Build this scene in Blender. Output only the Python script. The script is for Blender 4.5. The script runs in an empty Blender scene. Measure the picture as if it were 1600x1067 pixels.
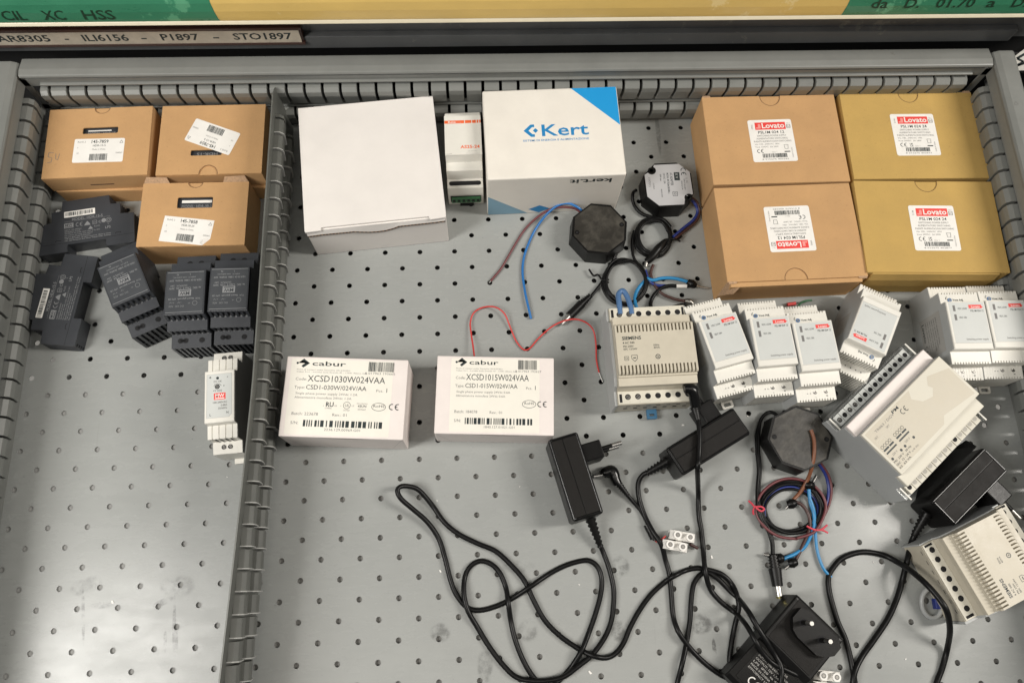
import bpy, bmesh, math, random
from mathutils import Matrix, Vector, Euler
random.seed(7)
R = math.radians
MM = 0.001
scene = bpy.context.scene
COL = scene.collection

# ------------------------------------------------------------------ camera
CAM_ROT = (0.3055, -0.0255, -0.0323)
CAM_POS = Vector((62.24, -215.98, 711.06))          # mm above the drawer floor
F_PX = 1224.33                                      # focal length in photo pixels (1600 wide)
cam_d = bpy.data.cameras.new("camera"); cam = bpy.data.objects.new("camera", cam_d); COL.objects.link(cam)
cam_d.sensor_width = 36.0; cam_d.lens = F_PX / 1600 * 36
cam_d.clip_start = 0.01; cam_d.clip_end = 50
cam.location = CAM_POS * MM; cam.rotation_euler = CAM_ROT
scene.camera = cam

# ------------------------------------------------------------------ light
world = bpy.data.worlds.new("World"); scene.world = world; world.use_nodes = True
bg = world.node_tree.nodes["Background"]
bg.inputs[0].default_value = (0.80, 0.86, 0.94, 1); bg.inputs[1].default_value = 0.08

def area_lamp(name, loc, target, sx, sy, power, color):
    d = bpy.data.lights.new(name, 'AREA'); d.shape = 'RECTANGLE'; d.size = sx; d.size_y = sy
    d.energy = power; d.color = color
    o = bpy.data.objects.new(name, d); COL.objects.link(o); o.location = loc
    o.rotation_euler = (Vector(target) - Vector(loc)).to_track_quat('-Z', 'Y').to_euler()
    return o
area_lamp("hanging_tube_left", (-0.88, -0.40, 1.10), (-0.30, -0.05, 0.0), 0.30, 0.70, 14.0, (1.0, 0.97, 0.92))
area_lamp("hanging_tube_right", (1.60, -0.05, 1.45), (0.45, -0.05, 0.0), 0.28, 0.8, 27.0, (1.0, 0.95, 0.88))
area_lamp("ceiling_panel", (0.0, -0.50, 2.15), (0.0, -0.50, 0.0), 2.2, 0.54, 10, (1.0, 0.93, 0.82))

scene.view_settings.view_transform = 'Standard'; scene.view_settings.look = 'None'
scene.view_settings.exposure = 0.17; scene.view_settings.gamma = 1.0
scene.view_settings.use_curve_mapping = False
scene.render.engine = 'CYCLES'

# ------------------------------------------------------------------ survey helper: photo ray met at a real height
_CR = Euler(CAM_ROT).to_matrix()
def at(px, py, z=0.0):
    d = _CR @ Vector(((px - 800) / F_PX, -(py - 533.5) / F_PX, -1.0))
    t = (z - CAM_POS.z) / d.z
    return CAM_POS + d * t

# ------------------------------------------------------------------ materials
MATS = {}
def mat(name, color, rough=0.5, metal=0.0, var=0.0, vscale=60.0, bump=0.0, bscale=400.0, spec=0.5, coat=0.0, trans=0.0, stretch=None, dirt=None):
    m = bpy.data.materials.new(name); m.use_nodes = True; nt = m.node_tree; N = nt.nodes; L = nt.links
    b = N["Principled BSDF"]
    b.inputs["Base Color"].default_value = (*color, 1); b.inputs["Roughness"].default_value = rough
    b.inputs["Metallic"].default_value = metal; b.inputs["Specular IOR Level"].default_value = spec
    b.inputs["Coat Weight"].default_value = coat; b.inputs["Transmission Weight"].default_value = trans
    if var or bump or dirt:
        tc = N.new("ShaderNodeTexCoord"); mp = N.new("ShaderNodeMapping"); L.new(tc.outputs["Object"], mp.inputs[0])
        if stretch: mp.inputs["Scale"].default_value = stretch
        last = None
        if var:
            n = N.new("ShaderNodeTexNoise"); n.inputs["Scale"].default_value = vscale; n.inputs["Detail"].default_value = 5
            n.inputs["Roughness"].default_value = 0.65
            L.new(mp.outputs[0], n.inputs["Vector"])
            r = N.new("ShaderNodeMapRange"); r.inputs[1].default_value = 0.3; r.inputs[2].default_value = 0.7
            r.inputs[3].default_value = 1 - var; r.inputs[4].default_value = 1 + var
            L.new(n.outputs["Fac"], r.inputs[0])
            mx = N.new("ShaderNodeMix"); mx.data_type = 'RGBA'; mx.blend_type = 'MULTIPLY'; mx.inputs[0].default_value = 1
            mx.inputs[6].default_value = (*color, 1); L.new(r.outputs[0], mx.inputs[7]); last = mx.outputs[2]
            rr = N.new("ShaderNodeMapRange"); rr.inputs[1].default_value = 0.3; rr.inputs[2].default_value = 0.7
            rr.inputs[3].default_value = max(0.02, rough * 0.82); rr.inputs[4].default_value = min(1, rough * 1.18)
            L.new(n.outputs["Fac"], rr.inputs[0]); L.new(rr.outputs[0], b.inputs["Roughness"])
        if dirt:
            dcol, dsc, lo, hi = dirt
            n3 = N.new("ShaderNodeTexNoise"); n3.inputs["Scale"].default_value = dsc; n3.inputs["Detail"].default_value = 8
            n3.inputs["Roughness"].default_value = 0.7
            L.new(tc.outputs["Object"], n3.inputs["Vector"])
            r3 = N.new("ShaderNodeMapRange"); r3.inputs[1].default_value = lo; r3.inputs[2].default_value = hi
            L.new(n3.outputs["Fac"], r3.inputs[0])
            mx3 = N.new("ShaderNodeMix"); mx3.data_type = 'RGBA'; L.new(r3.outputs[0], mx3.inputs[0])
            if last: L.new(last, mx3.inputs[6])
            else: mx3.inputs[6].default_value = (*color, 1)
            mx3.inputs[7].default_value = (*dcol, 1); last = mx3.outputs[2]
        if last: L.new(last, b.inputs["Base Color"])
        if bump:
            n2 = N.new("ShaderNodeTexNoise"); n2.inputs["Scale"].default_value = bscale; n2.inputs["Detail"].default_value = 4
            L.new(mp.outputs[0], n2.inputs["Vector"])
            bp = N.new("ShaderNodeBump"); bp.inputs["Strength"].default_value = bump; bp.inputs["Distance"].default_value = 0.0005
            L.new(n2.outputs["Fac"], bp.inputs["Height"]); L.new(bp.outputs[0], b.inputs["Normal"])
    MATS[name] = m
    return m

mat('grey_paint', (0.30, 0.305, 0.29), 0.36, var=0.06, vscale=14, bump=0.10, bscale=900)
mat('wall_paint', (0.195, 0.200, 0.188), 0.42, var=0.07, vscale=25, bump=0.10, bscale=900, dirt=((0.11, 0.10, 0.085), 60, 0.66, 0.8))
mat('divider_paint', (0.118, 0.121, 0.110), 0.38, var=0.08, vscale=30, bump=0.08, bscale=900)
mat('slot_lip', (0.42, 0.42, 0.40), 0.3)
mat('silver_label', (0.52, 0.52, 0.53), 0.30, metal=0.2)
mat('dark_cavity', (0.012, 0.012, 0.012), 0.9)
mat('under_plate', (0.27, 0.265, 0.25), 0.6, var=0.3, vscale=9)
mat('pale_under', (0.30, 0.30, 0.29), 0.8, var=0.15, vscale=9)
mat('front_paint', (0.085, 0.088, 0.090), 0.45, var=0.18, vscale=18, bump=0.1, dirt=((0.17, 0.165, 0.15), 16, 0.60, 0.66))
mat('kraft', (0.505, 0.302, 0.142), 0.85, var=0.07, vscale=28, bump=0.35, bscale=900, spec=0.2, dirt=((0.34, 0.19, 0.085), 380, 0.60, 0.80))
mat('kraft_yellow', (0.49, 0.322, 0.105), 0.85, var=0.06, vscale=28, bump=0.35, bscale=900, spec=0.2, dirt=((0.33, 0.20, 0.075), 380, 0.60, 0.80))
mat('kraft_edge', (0.42, 0.27, 0.16), 0.9, var=0.3, vscale=500)
mat('crease', (0.10, 0.055, 0.03), 0.9)
mat('white_card', (0.74, 0.705, 0.67), 0.55, var=0.04, vscale=18, bump=0.5, bscale=45, spec=0.35)
mat('cream_card', (0.78, 0.74, 0.67), 0.42, var=0.04, vscale=30, bump=0.12, bscale=300, dirt=((0.55, 0.50, 0.43), 45, 0.70, 0.78))
mat('rose_card', (0.76, 0.695, 0.66), 0.5, var=0.04, vscale=40, bump=0.1, bscale=300)
mat('card_shadow', (0.42, 0.40, 0.38), 0.6)
mat('label_white', (0.80, 0.78, 0.74), 0.45, var=0.03, vscale=80)
mat('label_cream', (0.80, 0.77, 0.69), 0.40, var=0.02, vscale=80)
mat('label_card', (0.52, 0.46, 0.37), 0.5, var=0.15, vscale=60)
mat('ink', (0.015, 0.024, 0.025), 0.5)
mat('ink_grey', (0.16, 0.155, 0.15), 0.6)
mat('ink_pale', (0.36, 0.35, 0.33), 0.6)
mat('ink_red', (0.75, 0.055, 0.045), 0.5)
mat('ink_pink', (0.80, 0.30, 0.27), 0.5)
mat('ink_orange', (0.80, 0.13, 0.03), 0.5)
mat('ink_cyan', (0.015, 0.30, 0.66), 0.42)
mat('ink_blue', (0.015, 0.22, 0.50), 0.42)
mat('pale_blue', (0.20, 0.36, 0.47), 0.45, var=0.05)
mat('print_light', (0.22, 0.225, 0.23), 0.6)
mat('anthracite', (0.034, 0.037, 0.043), 0.42, var=0.08, vscale=40, bump=0.25, bscale=1500)
mat('anthracite_panel', (0.050, 0.054, 0.060), 0.38, var=0.05, bump=0.15, bscale=1800)
mat('vent_dark', (0.006, 0.006, 0.007), 0.8)
mat('black_plastic', (0.0060, 0.0058, 0.0056), 0.36, var=0.3, vscale=50, bump=0.15, bscale=1800, spec=0.22)
mat('black_panel', (0.0115, 0.0105, 0.0095), 0.5, var=0.10, vscale=60, bump=0.35, bscale=2600, spec=0.16)
mat('black_gloss', (0.004, 0.004, 0.004), 0.24, spec=0.35)
mat('potting', (0.024, 0.0215, 0.017), 0.42, var=0.25, vscale=40, bump=0.35, bscale=160, dirt=((0.085, 0.078, 0.064), 45, 0.46, 0.72))
mat('cable_black', (0.006, 0.006, 0.006), 0.36, var=0.2, vscale=200, spec=0.2)
mat('grey_plastic', (0.40, 0.41, 0.405), 0.42, var=0.03, bump=0.1, bscale=1500)
mat('white_plastic', (0.72, 0.70, 0.64), 0.42, var=0.03, bump=0.1, bscale=1500)
mat('panel_grey', (0.56, 0.575, 0.555), 0.36, var=0.02, bump=0.08, bscale=1500)
mat('ivory_plastic', (0.53, 0.485, 0.39), 0.45, var=0.05, vscale=60, bump=0.2, bscale=1500, dirt=((0.33, 0.28, 0.20), 55, 0.66, 0.76))
mat('ivory_light', (0.62, 0.59, 0.50), 0.5, var=0.04, vscale=60)
mat('ivory_grey', (0.40, 0.38, 0.33), 0.5, var=0.06, vscale=60, dirt=((0.22, 0.20, 0.16), 50, 0.60, 0.72))
mat('clear_plastic', (0.90, 0.91, 0.90), 0.12, spec=0.5, trans=0.93)
mat('green_plastic', (0.035, 0.15, 0.055), 0.45)
mat('clip_blue', (0.035, 0.13, 0.24), 0.4)
mat('wire_blue', (0.02, 0.15, 0.42), 0.36)
mat('wire_sky', (0.025, 0.22, 0.46), 0.36)
mat('wire_steel_blue', (0.075, 0.16, 0.32), 0.4)
mat('wire_navy', (0.02, 0.035, 0.19), 0.36)
mat('wire_brown', (0.20, 0.075, 0.035), 0.42)
mat('wire_dark_brown', (0.055, 0.022, 0.018), 0.42)
mat('wire_maroon', (0.14, 0.038, 0.042), 0.42)
mat('wire_red', (0.55, 0.045, 0.04), 0.4)
mat('wire_green', (0.03, 0.12, 0.05), 0.4)
mat('tie_red', (0.62, 0.06, 0.09), 0.5)
mat('steel', (0.48, 0.47, 0.45), 0.36, metal=1.0)
mat('brass', (0.70, 0.62, 0.25), 0.3, metal=1.0)
mat('dull_metal', (0.30, 0.29, 0.27), 0.35, metal=0.9)
mat('handle_edge', (0.62, 0.56, 0.42), 0.35, var=0.06, vscale=30)
mat('strip_yellow', (0.60, 0.415, 0.13), 0.32, var=0.07, vscale=14, stretch=(1, 3, 3), bump=0.3, bscale=40, dirt=((0.66, 0.50, 0.22), 22, 0.60, 0.63), coat=0.3)
mat('strip_green', (0.035, 0.185, 0.10), 0.30, var=0.12, vscale=14, stretch=(1, 3, 3), bump=0.3, bscale=40, dirt=((0.09, 0.30, 0.17), 26, 0.58, 0.61), coat=0.3)
mat('ink_green', (0.012, 0.035, 0.018), 0.4)
mat('holder_frame', (0.045, 0.018, 0.013), 0.35)
mat('paper', (0.55, 0.54, 0.50), 0.7, var=0.1)
mat('room_floor', (0.05, 0.05, 0.05), 0.8)

# drawer bottom: grey paint with scuffs, streaks and rub marks that belong to the sheet
def bottom_material():
    m = mat('drawer_bottom', (0.308, 0.318, 0.308), 0.25, spec=0.36)
    nt = m.node_tree; N = nt.nodes; L = nt.links; b = N["Principled BSDF"]
    tc = N.new("ShaderNodeTexCoord")
    def noise(scale, detail=5, st=None, rough=0.6):
        mp = N.new("ShaderNodeMapping"); L.new(tc.outputs["Object"], mp.inputs[0])
        if st: mp.inputs["Scale"].default_value = st
        n = N.new("ShaderNodeTexNoise"); n.inputs["Scale"].default_value = scale; n.inputs["Detail"].default_value = detail
        n.inputs["Roughness"].default_value = rough
        L.new(mp.outputs[0], n.inputs["Vector"]); return n.outputs["Fac"]
    def rng(s, a, c, d, e):
        r = N.new("ShaderNodeMapRange"); r.inputs[1].default_value = a; r.inputs[2].default_value = c
        r.inputs[3].default_value = d; r.inputs[4].default_value = e; L.new(s, r.inputs[0]); return r.outputs[0]
    def math_(op, x, y):
        q = N.new("ShaderNodeMath"); q.operation = op
        for i, v in enumerate((x, y)):
            if isinstance(v, (int, float)): q.inputs[i].default_value = v
            else: L.new(v, q.inputs[i])
        return q.outputs[0]
    base = rng(noise(6, 6), .3, .7, .93, 1.07)
    brushed = rng(noise(40, 3, (1, 6, 1)), .3, .7, .985, 1.015)
    mult = math_('MULTIPLY', base, brushed)
    specks = rng(noise(330, 2), .70, .76, 1.0, 0.80)
    mult = math_('MULTIPLY', mult, specks)
    sc = noise(7, 3, (1, 60, 1), .5); sc2 = noise(9, 3, (45, 1, 1), .5)
    mult = math_('MULTIPLY', mult, rng(sc, .70, .74, 1.0, 1.05)); mult = math_('MULTIPLY', mult, rng(sc2, .71, .74, 1.0, .94))
    # rub marks (ellipses broken up by noise): centre x, y, half sizes in m, angle
    sep = N.new("ShaderNodeSeparateXYZ"); L.new(tc.outputs["Object"], sep.inputs[0])
    brk = rng(noise(90, 5, None, .7), .42, .60, 0, 1)
    marks = [(130, 960, 1.6, 26, 8, .45), (126, 918, 9, 7, 0, .25), (145, 912, 8, 8, 0, .25), (272, 975, 1.5, 26, 4, .45), (285, 915, 11, 9, 0, .28), (262, 915, 7, 7, 0, .28),
             (160, 945, 10, 3, 0, .4), (258, 1000, 1.6, 10, 5, .45), (275, 1005, 1.8, 13, 4, .45), (255, 940, 10, 3, 20, .4),
             (688, 988, 9, 8, 0, .35), (825, 985, 9, 9, 0, .3), (968, 985, 9, 9, 0, .4), (970, 884, 8, 9, 0, .35), (758, 1040, 7, 14, 0, .3),
             (1095, 974, 10, 9, 0, .45), (1116, 1012, 2, 8, 0, .5), (810, 885, 14, 6, 0, .2), (1250, 975, 6, 4, 0, .4), (1028, 205, 2.5, 30, 0, .3)]
    acc = None
    for (px, py, a, c, ang, k) in marks:
        w = at(px, py, 0); ca, sa = math.cos(R(ang)), math.sin(R(ang))
        dx = math_('SUBTRACT', sep.outputs[0], w.x * MM); dy = math_('SUBTRACT', sep.outputs[1], w.y * MM)
        u = math_('ADD', math_('MULTIPLY', dx, ca / (a * MM)), math_('MULTIPLY', dy, sa / (a * MM)))
        v = math_('ADD', math_('MULTIPLY', dx, -sa / (c * MM)), math_('MULTIPLY', dy, ca / (c * MM)))
        d = math_('ADD', math_('MULTIPLY', u, u), math_('MULTIPLY', v, v))
        s = rng(d, .55, 1.1, k * 1.3, 0)
        acc = s if acc is None else math_('MAXIMUM', acc, s)
    mark = math_('MULTIPLY', acc, brk)
    mult = math_('MULTIPLY', mult, math_('SUBTRACT', 1.0, mark))
    mx = N.new("ShaderNodeMix"); mx.data_type = 'RGBA'; mx.blend_type = 'MULTIPLY'; mx.inputs[0].default_value = 1
    mx.inputs[6].default_value = (0.308, 0.318, 0.308, 1); L.new(mult, mx.inputs[7]); L.new(mx.outputs[2], b.inputs["Base Color"])
    scr = rng(noise(22, 6, (1, 2.5, 1), .7), .35, .7, .22, .33)
    L.new(scr, b.inputs["Roughness"])
    bp = N.new("ShaderNodeBump"); bp.inputs["Strength"].default_value = .12; bp.inputs["Distance"].default_value = .0006
    nz = noise(18, 4); L.new(nz, bp.inputs["Height"])
    bp2 = N.new("ShaderNodeBump"); bp2.inputs["Strength"].default_value = .12; bp2.inputs["Distance"].default_value = .0003
    L.new(noise(900, 2), bp2.inputs["Height"]); L.new(bp.outputs[0], bp2.inputs["Normal"]); L.new(bp2.outputs[0], b.inputs["Normal"])
bottom_material()

# ------------------------------------------------------------------ mesh builder (all lengths in mm)
_fc = {}
def glyphs(s, bold):
    k = (s, bold)
    if k not in _fc:
        c = bpy.data.curves.new('t', 'FONT'); c.body = s; c.size = 1; c.resolution_u = 2; c.offset = bold; c.fill_mode = 'FRONT'
        o = bpy.data.objects.new('t', c); me = o.to_mesh()
        v = [(q.co.x, q.co.y) for q in me.vertices]; f = [tuple(p.vertices) for p in me.polygons]
        o.to_mesh_clear(); bpy.data.objects.remove(o); bpy.data.curves.remove(c)
        _fc[k] = (v, f)
    return _fc[k]

def plate_mesh(loops, t):
    c = bpy.data.curves.new('p', 'CURVE'); c.dimensions = '2D'; c.fill_mode = 'BOTH'; c.extrude = t / 2
    for lp in loops:
        s = c.splines.new('POLY'); s.points.add(len(lp) - 1)
        for p, q in zip(s.points, lp): p.co = (q[0], q[1], 0, 1)
        s.use_cyclic_u = True
    o = bpy.data.objects.new('p', c); me = o.to_mesh()
    v = [tuple(q.co) for q in me.vertices]; f = [tuple(p.vertices) for p in me.polygons]
    o.to_mesh_clear(); bpy.data.objects.remove(o); bpy.data.curves.remove(c)
    return v, f

def rrect(x0, x1, y0, y1, r, n=4):
    pts = []
    for cx, cy, a0 in ((x1 - r, y1 - r, 0), (x0 + r, y1 - r, 90), (x0 + r, y0 + r, 180), (x1 - r, y0 + r, 270)):
        for i in range(n + 1):
            a = R(a0 + 90 * i / n); pts.append((cx + r * math.cos(a), cy + r * math.sin(a)))
    return pts
def circle(cx, cy, rx, ry=None, n=24, a0=0):
    ry = ry or rx
    return [(cx + rx * math.cos(R(a0) + 2 * math.pi * i / n), cy + ry * math.sin(R(a0) + 2 * math.pi * i / n)) for i in range(n)]

class MB:
    def __init__(s, m=None):
        s.v = []; s.f = []; s.m = []; s.mats = []; s.M = Matrix.Identity(4); s.cur = m; s.sm = []
    def _mi(s, m):
        m = m or s.cur
        if m not in s.mats: s.mats.append(m)
        return s.mats.index(m)
    def add(s, vs, fs, m=None, smooth=False):
        o = len(s.v); i = s._mi(m)
        for q in vs: s.v.append(s.M @ Vector((q[0], q[1], q[2] if len(q) > 2 else 0)))
        for f in fs: s.f.append([o + k for k in f]); s.m.append(i); s.sm.append(smooth)
    def box(s, x0, x1, y0, y1, z0, z1, m=None):
        v = [(x, y, z) for z in (z0, z1) for y in (y0, y1) for x in (x0, x1)]
        s.add(v, [(0, 2, 3, 1), (4, 5, 7, 6), (0, 1, 5, 4), (2, 6, 7, 3), (0, 4, 6, 2), (1, 3, 7, 5)], m)
    def prism_x(s, prof, x0, x1, m=None):       # profile (y, z), counter-clockwise seen from +x
        n = len(prof); v = [(x0, y, z) for y, z in prof] + [(x1, y, z) for y, z in prof]
        f = [tuple(range(n))[::-1], tuple(range(n, 2 * n))] + [(i, (i + 1) % n, n + (i + 1) % n, n + i) for i in range(n)]
        s.add(v, f, m)
    def prism_y(s, prof, y0, y1, m=None):       # profile (x, z)
        n = len(prof); v = [(x, y0, z) for x, z in prof] + [(x, y1, z) for x, z in prof]
        f = [tuple(range(n)), tuple(range(n, 2 * n))[::-1]] + [((i + 1) % n, i, n + i, n + (i + 1) % n) for i in range(n)]
        s.add(v, f, m)
    def prism_z(s, prof, z0, z1, m=None, scale=1.0, smooth=False):
        n = len(prof); v = [(x, y, z0) for x, y in prof] + [(x * scale, y * scale, z1) for x, y in prof]
        s.add(v, [tuple(range(n))[::-1], tuple(range(n, 2 * n))], m)
        s.add(v, [(i, (i + 1) % n, n + (i + 1) % n, n + i) for i in range(n)], m, smooth)
    def plate(s, loops, z0, z1, m=None):
        v, f = plate_mesh(loops, z1 - z0); c = (z0 + z1) / 2
        s.add([(x, y, z + c) for x, y, z in v], f, m)
    def flat(s, pts, z, m=None): s.add([(x, y, z) for x, y in pts], [tuple(range(len(pts)))], m)
    def line(s, pts, w, z, m=None, closed=False):
        q = list(pts) + ([pts[0]] if closed else [])
        for (x0, y0), (x1, y1) in zip(q, q[1:]):
            l = math.hypot(x1 - x0, y1 - y0) or 1; nx, ny = -(y1 - y0) / l * w / 2, (x1 - x0) / l * w / 2
            s.flat([(x0 - nx, y0 - ny), (x1 - nx, y1 - ny), (x1 + nx, y1 + ny), (x0 + nx, y0 + ny)], z, m)
    def text(s, t, x, y, h, z, m='ink', align='l', rot=0, sx=1.0, bold=0.0, width=None):
        v, f = glyphs(t, bold)
        if not v: return
        w = max(q[0] for q in v); sz = h / 0.70
        kx = sz * sx
        if width: kx = width / w
        off = {'l': 0, 'c': -w / 2, 'r': -w}[align]
        ca, sa = math.cos(R(rot)), math.sin(R(rot))
        vv = [(x + ca * (q[0] + off) * kx - sa * q[1] * sz, y + sa * (q[0] + off) * kx + ca * q[1] * sz, z) for q in v]
        s.add(vv, f, m)
    def barcode(s, x, y, w, h, z, m='ink', seed=1, tails=False):
        rr = random.Random(seed); p = x; u = w / 70
        while p < x + w - 3 * u:
            a = u * rr.choice((1, 1, 1, 2, 2, 3)); s.flat([(p, y), (p + a, y), (p + a, y + h), (p, y + h)], z, m); p += a + u * rr.choice((1, 1, 1, 2))
    def ce(s, x, y, h, z, m='ink'):
        r = h / 2; w = h * .16
        for k, cx in enumerate((x + r, x + r * 3.1)):
            arc = [(cx + r * math.cos(R(a)), y + r + r * math.sin(R(a))) for a in range(75, 286, 15)]
            s.line(arc, w, z, m)
            if k: s.line([(cx - r, y + r), (cx - r * .2, y + r)], w, z, m)
    def cyl(s, c, r, h, m=None, n=20, r2=None, M=None, smooth=True):
        r2 = r if r2 is None else r2; old = s.M
        s.M = old @ Matrix.Translation(Vector(c)) @ (M or Matrix.Identity(4))
        v = [(r * math.cos(2 * math.pi * i / n), r * math.sin(2 * math.pi * i / n), 0) for i in range(n)] + [(r2 * math.cos(2 * math.pi * i / n), r2 * math.sin(2 * math.pi * i / n), h) for i in range(n)]
        s.add(v, [tuple(range(n))[::-1], tuple(range(n, 2 * n))], m)
        s.add(v, [(i, (i + 1) % n, n + (i + 1) % n, n + i) for i in range(n)], m, smooth)
        s.M = old
    def tube(s, pts, r, m=None, n=8, smooth_path=True, sub=5, radii=None):
        P = [Vector(p) for p in pts]; rad = radii or [r] * len(P)
        if smooth_path and len(P) > 2:
            Q = []; RR = []
            for i in range(len(P) - 1):
                a = P[max(i - 1, 0)]; b = P[i]; c = P[i + 1]; d = P[min(i + 2, len(P) - 1)]
                for k in range(sub):
                    t = k / sub
                    Q.append(0.5 * ((2 * b) + (c - a) * t + (2 * a - 5 * b + 4 * c - d) * t * t + (3 * b - a - 3 * c + d) * t ** 3))
                    RR.append(rad[i] * (1 - t) + rad[i + 1] * t)
            Q.append(P[-1]); RR.append(rad[-1]); P, rad = Q, RR
        up = Vector((0, 0, 1)); vs = []; prev = None
        for i, p in enumerate(P):
            t = (P[min(i + 1, len(P) - 1)] - P[max(i - 1, 0)])
            if t.length < 1e-6: t = Vector((1, 0, 0))
            t.normalize()
            if prev is None:
                a = t.cross(up)
                if a.length < 1e-3: a = t.cross(Vector((1, 0, 0)))
                a.normalize()
            else:
                a = prev - t * prev.dot(t)
                if a.length < 1e-4: a = t.cross(up)
                a.normalize()
            prev = a; b = t.cross(a)
            for k in range(n):
                an = 2 * math.pi * k / n; vs.append(tuple(p + (a * math.cos(an) + b * math.sin(an)) * rad[i]))
        fs = []
        for i in range(len(P) - 1):
            for k in range(n):
                fs.append((i * n + k, i * n + (k + 1) % n, (i + 1) * n + (k + 1) % n, (i + 1) * n + k))
        s.add(vs, fs, m, True)
        s.add(vs, [tuple(range(n))[::-1], tuple(range((len(P) - 1) * n, len(P) * n))], m)
    def build(s, name, parent=None, bevel=0, world=False, segs=2):
        me = bpy.data.meshes.new(name)
        vv = s.v
        if world and parent is not None:
            W = Matrix.LocRotScale(parent.location / MM, parent.rotation_euler, Vector((1, 1, 1))).inverted()
            vv = [W @ q for q in vv]
        me.from_pydata([tuple(q * MM) for q in vv], [], s.f)
        for m in s.mats: me.materials.append(MATS[m])
        me.polygons.foreach_set('material_index', s.m); me.polygons.foreach_set('use_smooth', s.sm)
        me.update()
        bm = bmesh.new(); bm.from_mesh(me); bmesh.ops.recalc_face_normals(bm, faces=bm.faces) if bevel else None; bm.to_mesh(me); bm.free()
        o = bpy.data.objects.new(name, me); COL.objects.link(o)
        if parent is not None: o.parent = parent
        if bevel:
            b = o.modifiers.new('bevel', 'BEVEL'); b.width = bevel * MM; b.segments = segs; b.limit_method = 'ANGLE'; b.angle_limit = R(40)
            b.harden_normals = False
        return o

def tag(o, label=None, cat=None, group=None, kind=None):
    if label: o['label'] = label
    if cat: o['category'] = cat
    if group: o['group'] = group
    if kind: o['kind'] = kind
    return o
def thing(name, label, cat, x=0, y=0, z=0, rot=0, group=None):
    o = bpy.data.objects.new(name, None); COL.objects.link(o); o.empty_display_size = 0.01
    o.location = Vector((x, y, z)) * MM; o.rotation_euler = (0, 0, R(rot))
    return tag(o, label, cat, group)
def copy_tree(o, parent=None):
    c = o.copy(); COL.objects.link(c); c.parent = parent
    for ch in list(o.children): copy_tree(ch, c)
    return c
def place(o, x, y, rot, label, z=0):
    o.location = Vector((x, y, z)) * MM; o.rotation_euler = (0, 0, R(rot)); o['label'] = label
    return o

#STRUCTURE
# ------------------------------------------------------------------ the open drawer
XL, XR, YB, YF, ZR = -364.0, 558.0, 248.0, -440.0, 85.0
P = 17.0
drawer = thing('drawer', 'open grey metal drawer with perforated bottom and slotted walls holding everything', 'drawer')

b = MB('drawer_bottom')
i0, i1 = math.floor(XL / P) , math.ceil(XR / P); j0, j1 = math.floor(YF / P), math.ceil(YB / P)
HR = 2.45
vid = {}
def vert(x, y, z):
    k = (round(x, 3), round(y, 3), round(z, 3))
    if k not in vid: vid[k] = len(b.v); b.v.append(Vector(k))
    return vid[k]
mi = b._mi('drawer_bottom')
for i in range(i0, i1 + 1):
    for j in range(j0, j1 + 1):
        cx, cy = i * P, j * P; h = P / 2
        xa, xb, ya, yb = max(cx - h, XL - 6), min(cx + h, XR + 6), cy - h, min(cy + h, YB + 6)
        if xb <= xa or yb <= ya: continue
        full = (xb - xa > 16.9 and yb - ya > 16.9)
        if (i + j) % 2 == 0 and (i - 0) % 1 == 0 and full:
            n = 20; ring = []
            for k in range(n):
                a = R(45 + 360 * k / n); ring.append((cx + HR * math.cos(a), cy + HR * math.sin(a)))
            cor = [(xb, yb), (xa, yb), (xa, ya), (xb, ya)]
            q = n // 4
            for c in range(4):
                r = [ring[(c * q + k) % n] for k in range(q + 1)]
                c0, c1 = cor[c], cor[(c + 1) % 4]
                idx = [vert(*c0, 0), vert(*c1, 0)] + [vert(x, y, 0) for x, y in r[::-1]]
                b.f.append(idx); b.m.append(mi); b.sm.append(False)
            for k in range(n):
                p0, p1 = ring[k], ring[(k + 1) % n]
                b.f.append([vert(*p0, 0), vert(*p1, 0), vert(*p1, -1.1), vert(*p0, -1.1)]); b.m.append(mi); b.sm.append(False)
        else:
            b.f.append([vert(xa, ya, 0), vert(xb, ya, 0), vert(xb, yb, 0), vert(xa, yb, 0)]); b.m.append(mi); b.sm.append(False)
b.build('bottom_panel', drawer)

def band_profile(zlo, zhi, d):     # (distance from wall, z)
    m = (zlo + zhi) / 2
    return [(0, zlo), (d * .58, zlo + .4), (d, zhi - 9.5), (d, zhi - 3.4), (d * .62, zhi - .5), (0, zhi)]
def slotted(name, parent, wall, a0, a1, zlo, zhi, d, base, first, gap=2.9, m='wall_paint', xoff=None):
    """blocks every 17 mm along a wall; wall in 'back','left','right','div'"""
    mb = MB(m); cuts = []
    s = first
    while s < a1: 
        if s > a0: cuts.append(s)
        s += P
    edges = [a0] + cuts + [a1]
    pr = band_profile(zlo, zhi, d)
    for k in range(len(edges) - 1):
        lo = edges[k] + (gap / 2 if k else 0); hi = edges[k + 1] - (gap / 2 if k < len(edges) - 2 else 0)
        if hi - lo < 1: continue
        if wall == 'back': mb.prism_x([(base - q, z) for q, z in pr], lo, hi)
        elif wall == 'left': mb.prism_y([(base + q, z) for q, z in pr][::-1], lo, hi)
        elif wall == 'right': mb.prism_y([(base - q, z) for q, z in pr], lo, hi)
        else:
            xo = xoff((lo + hi) / 2)
            mb.prism_y([(base + xo + q, z) for q, z in pr][::-1], lo, hi)
    return mb.build(name, parent, bevel=.25)
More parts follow.
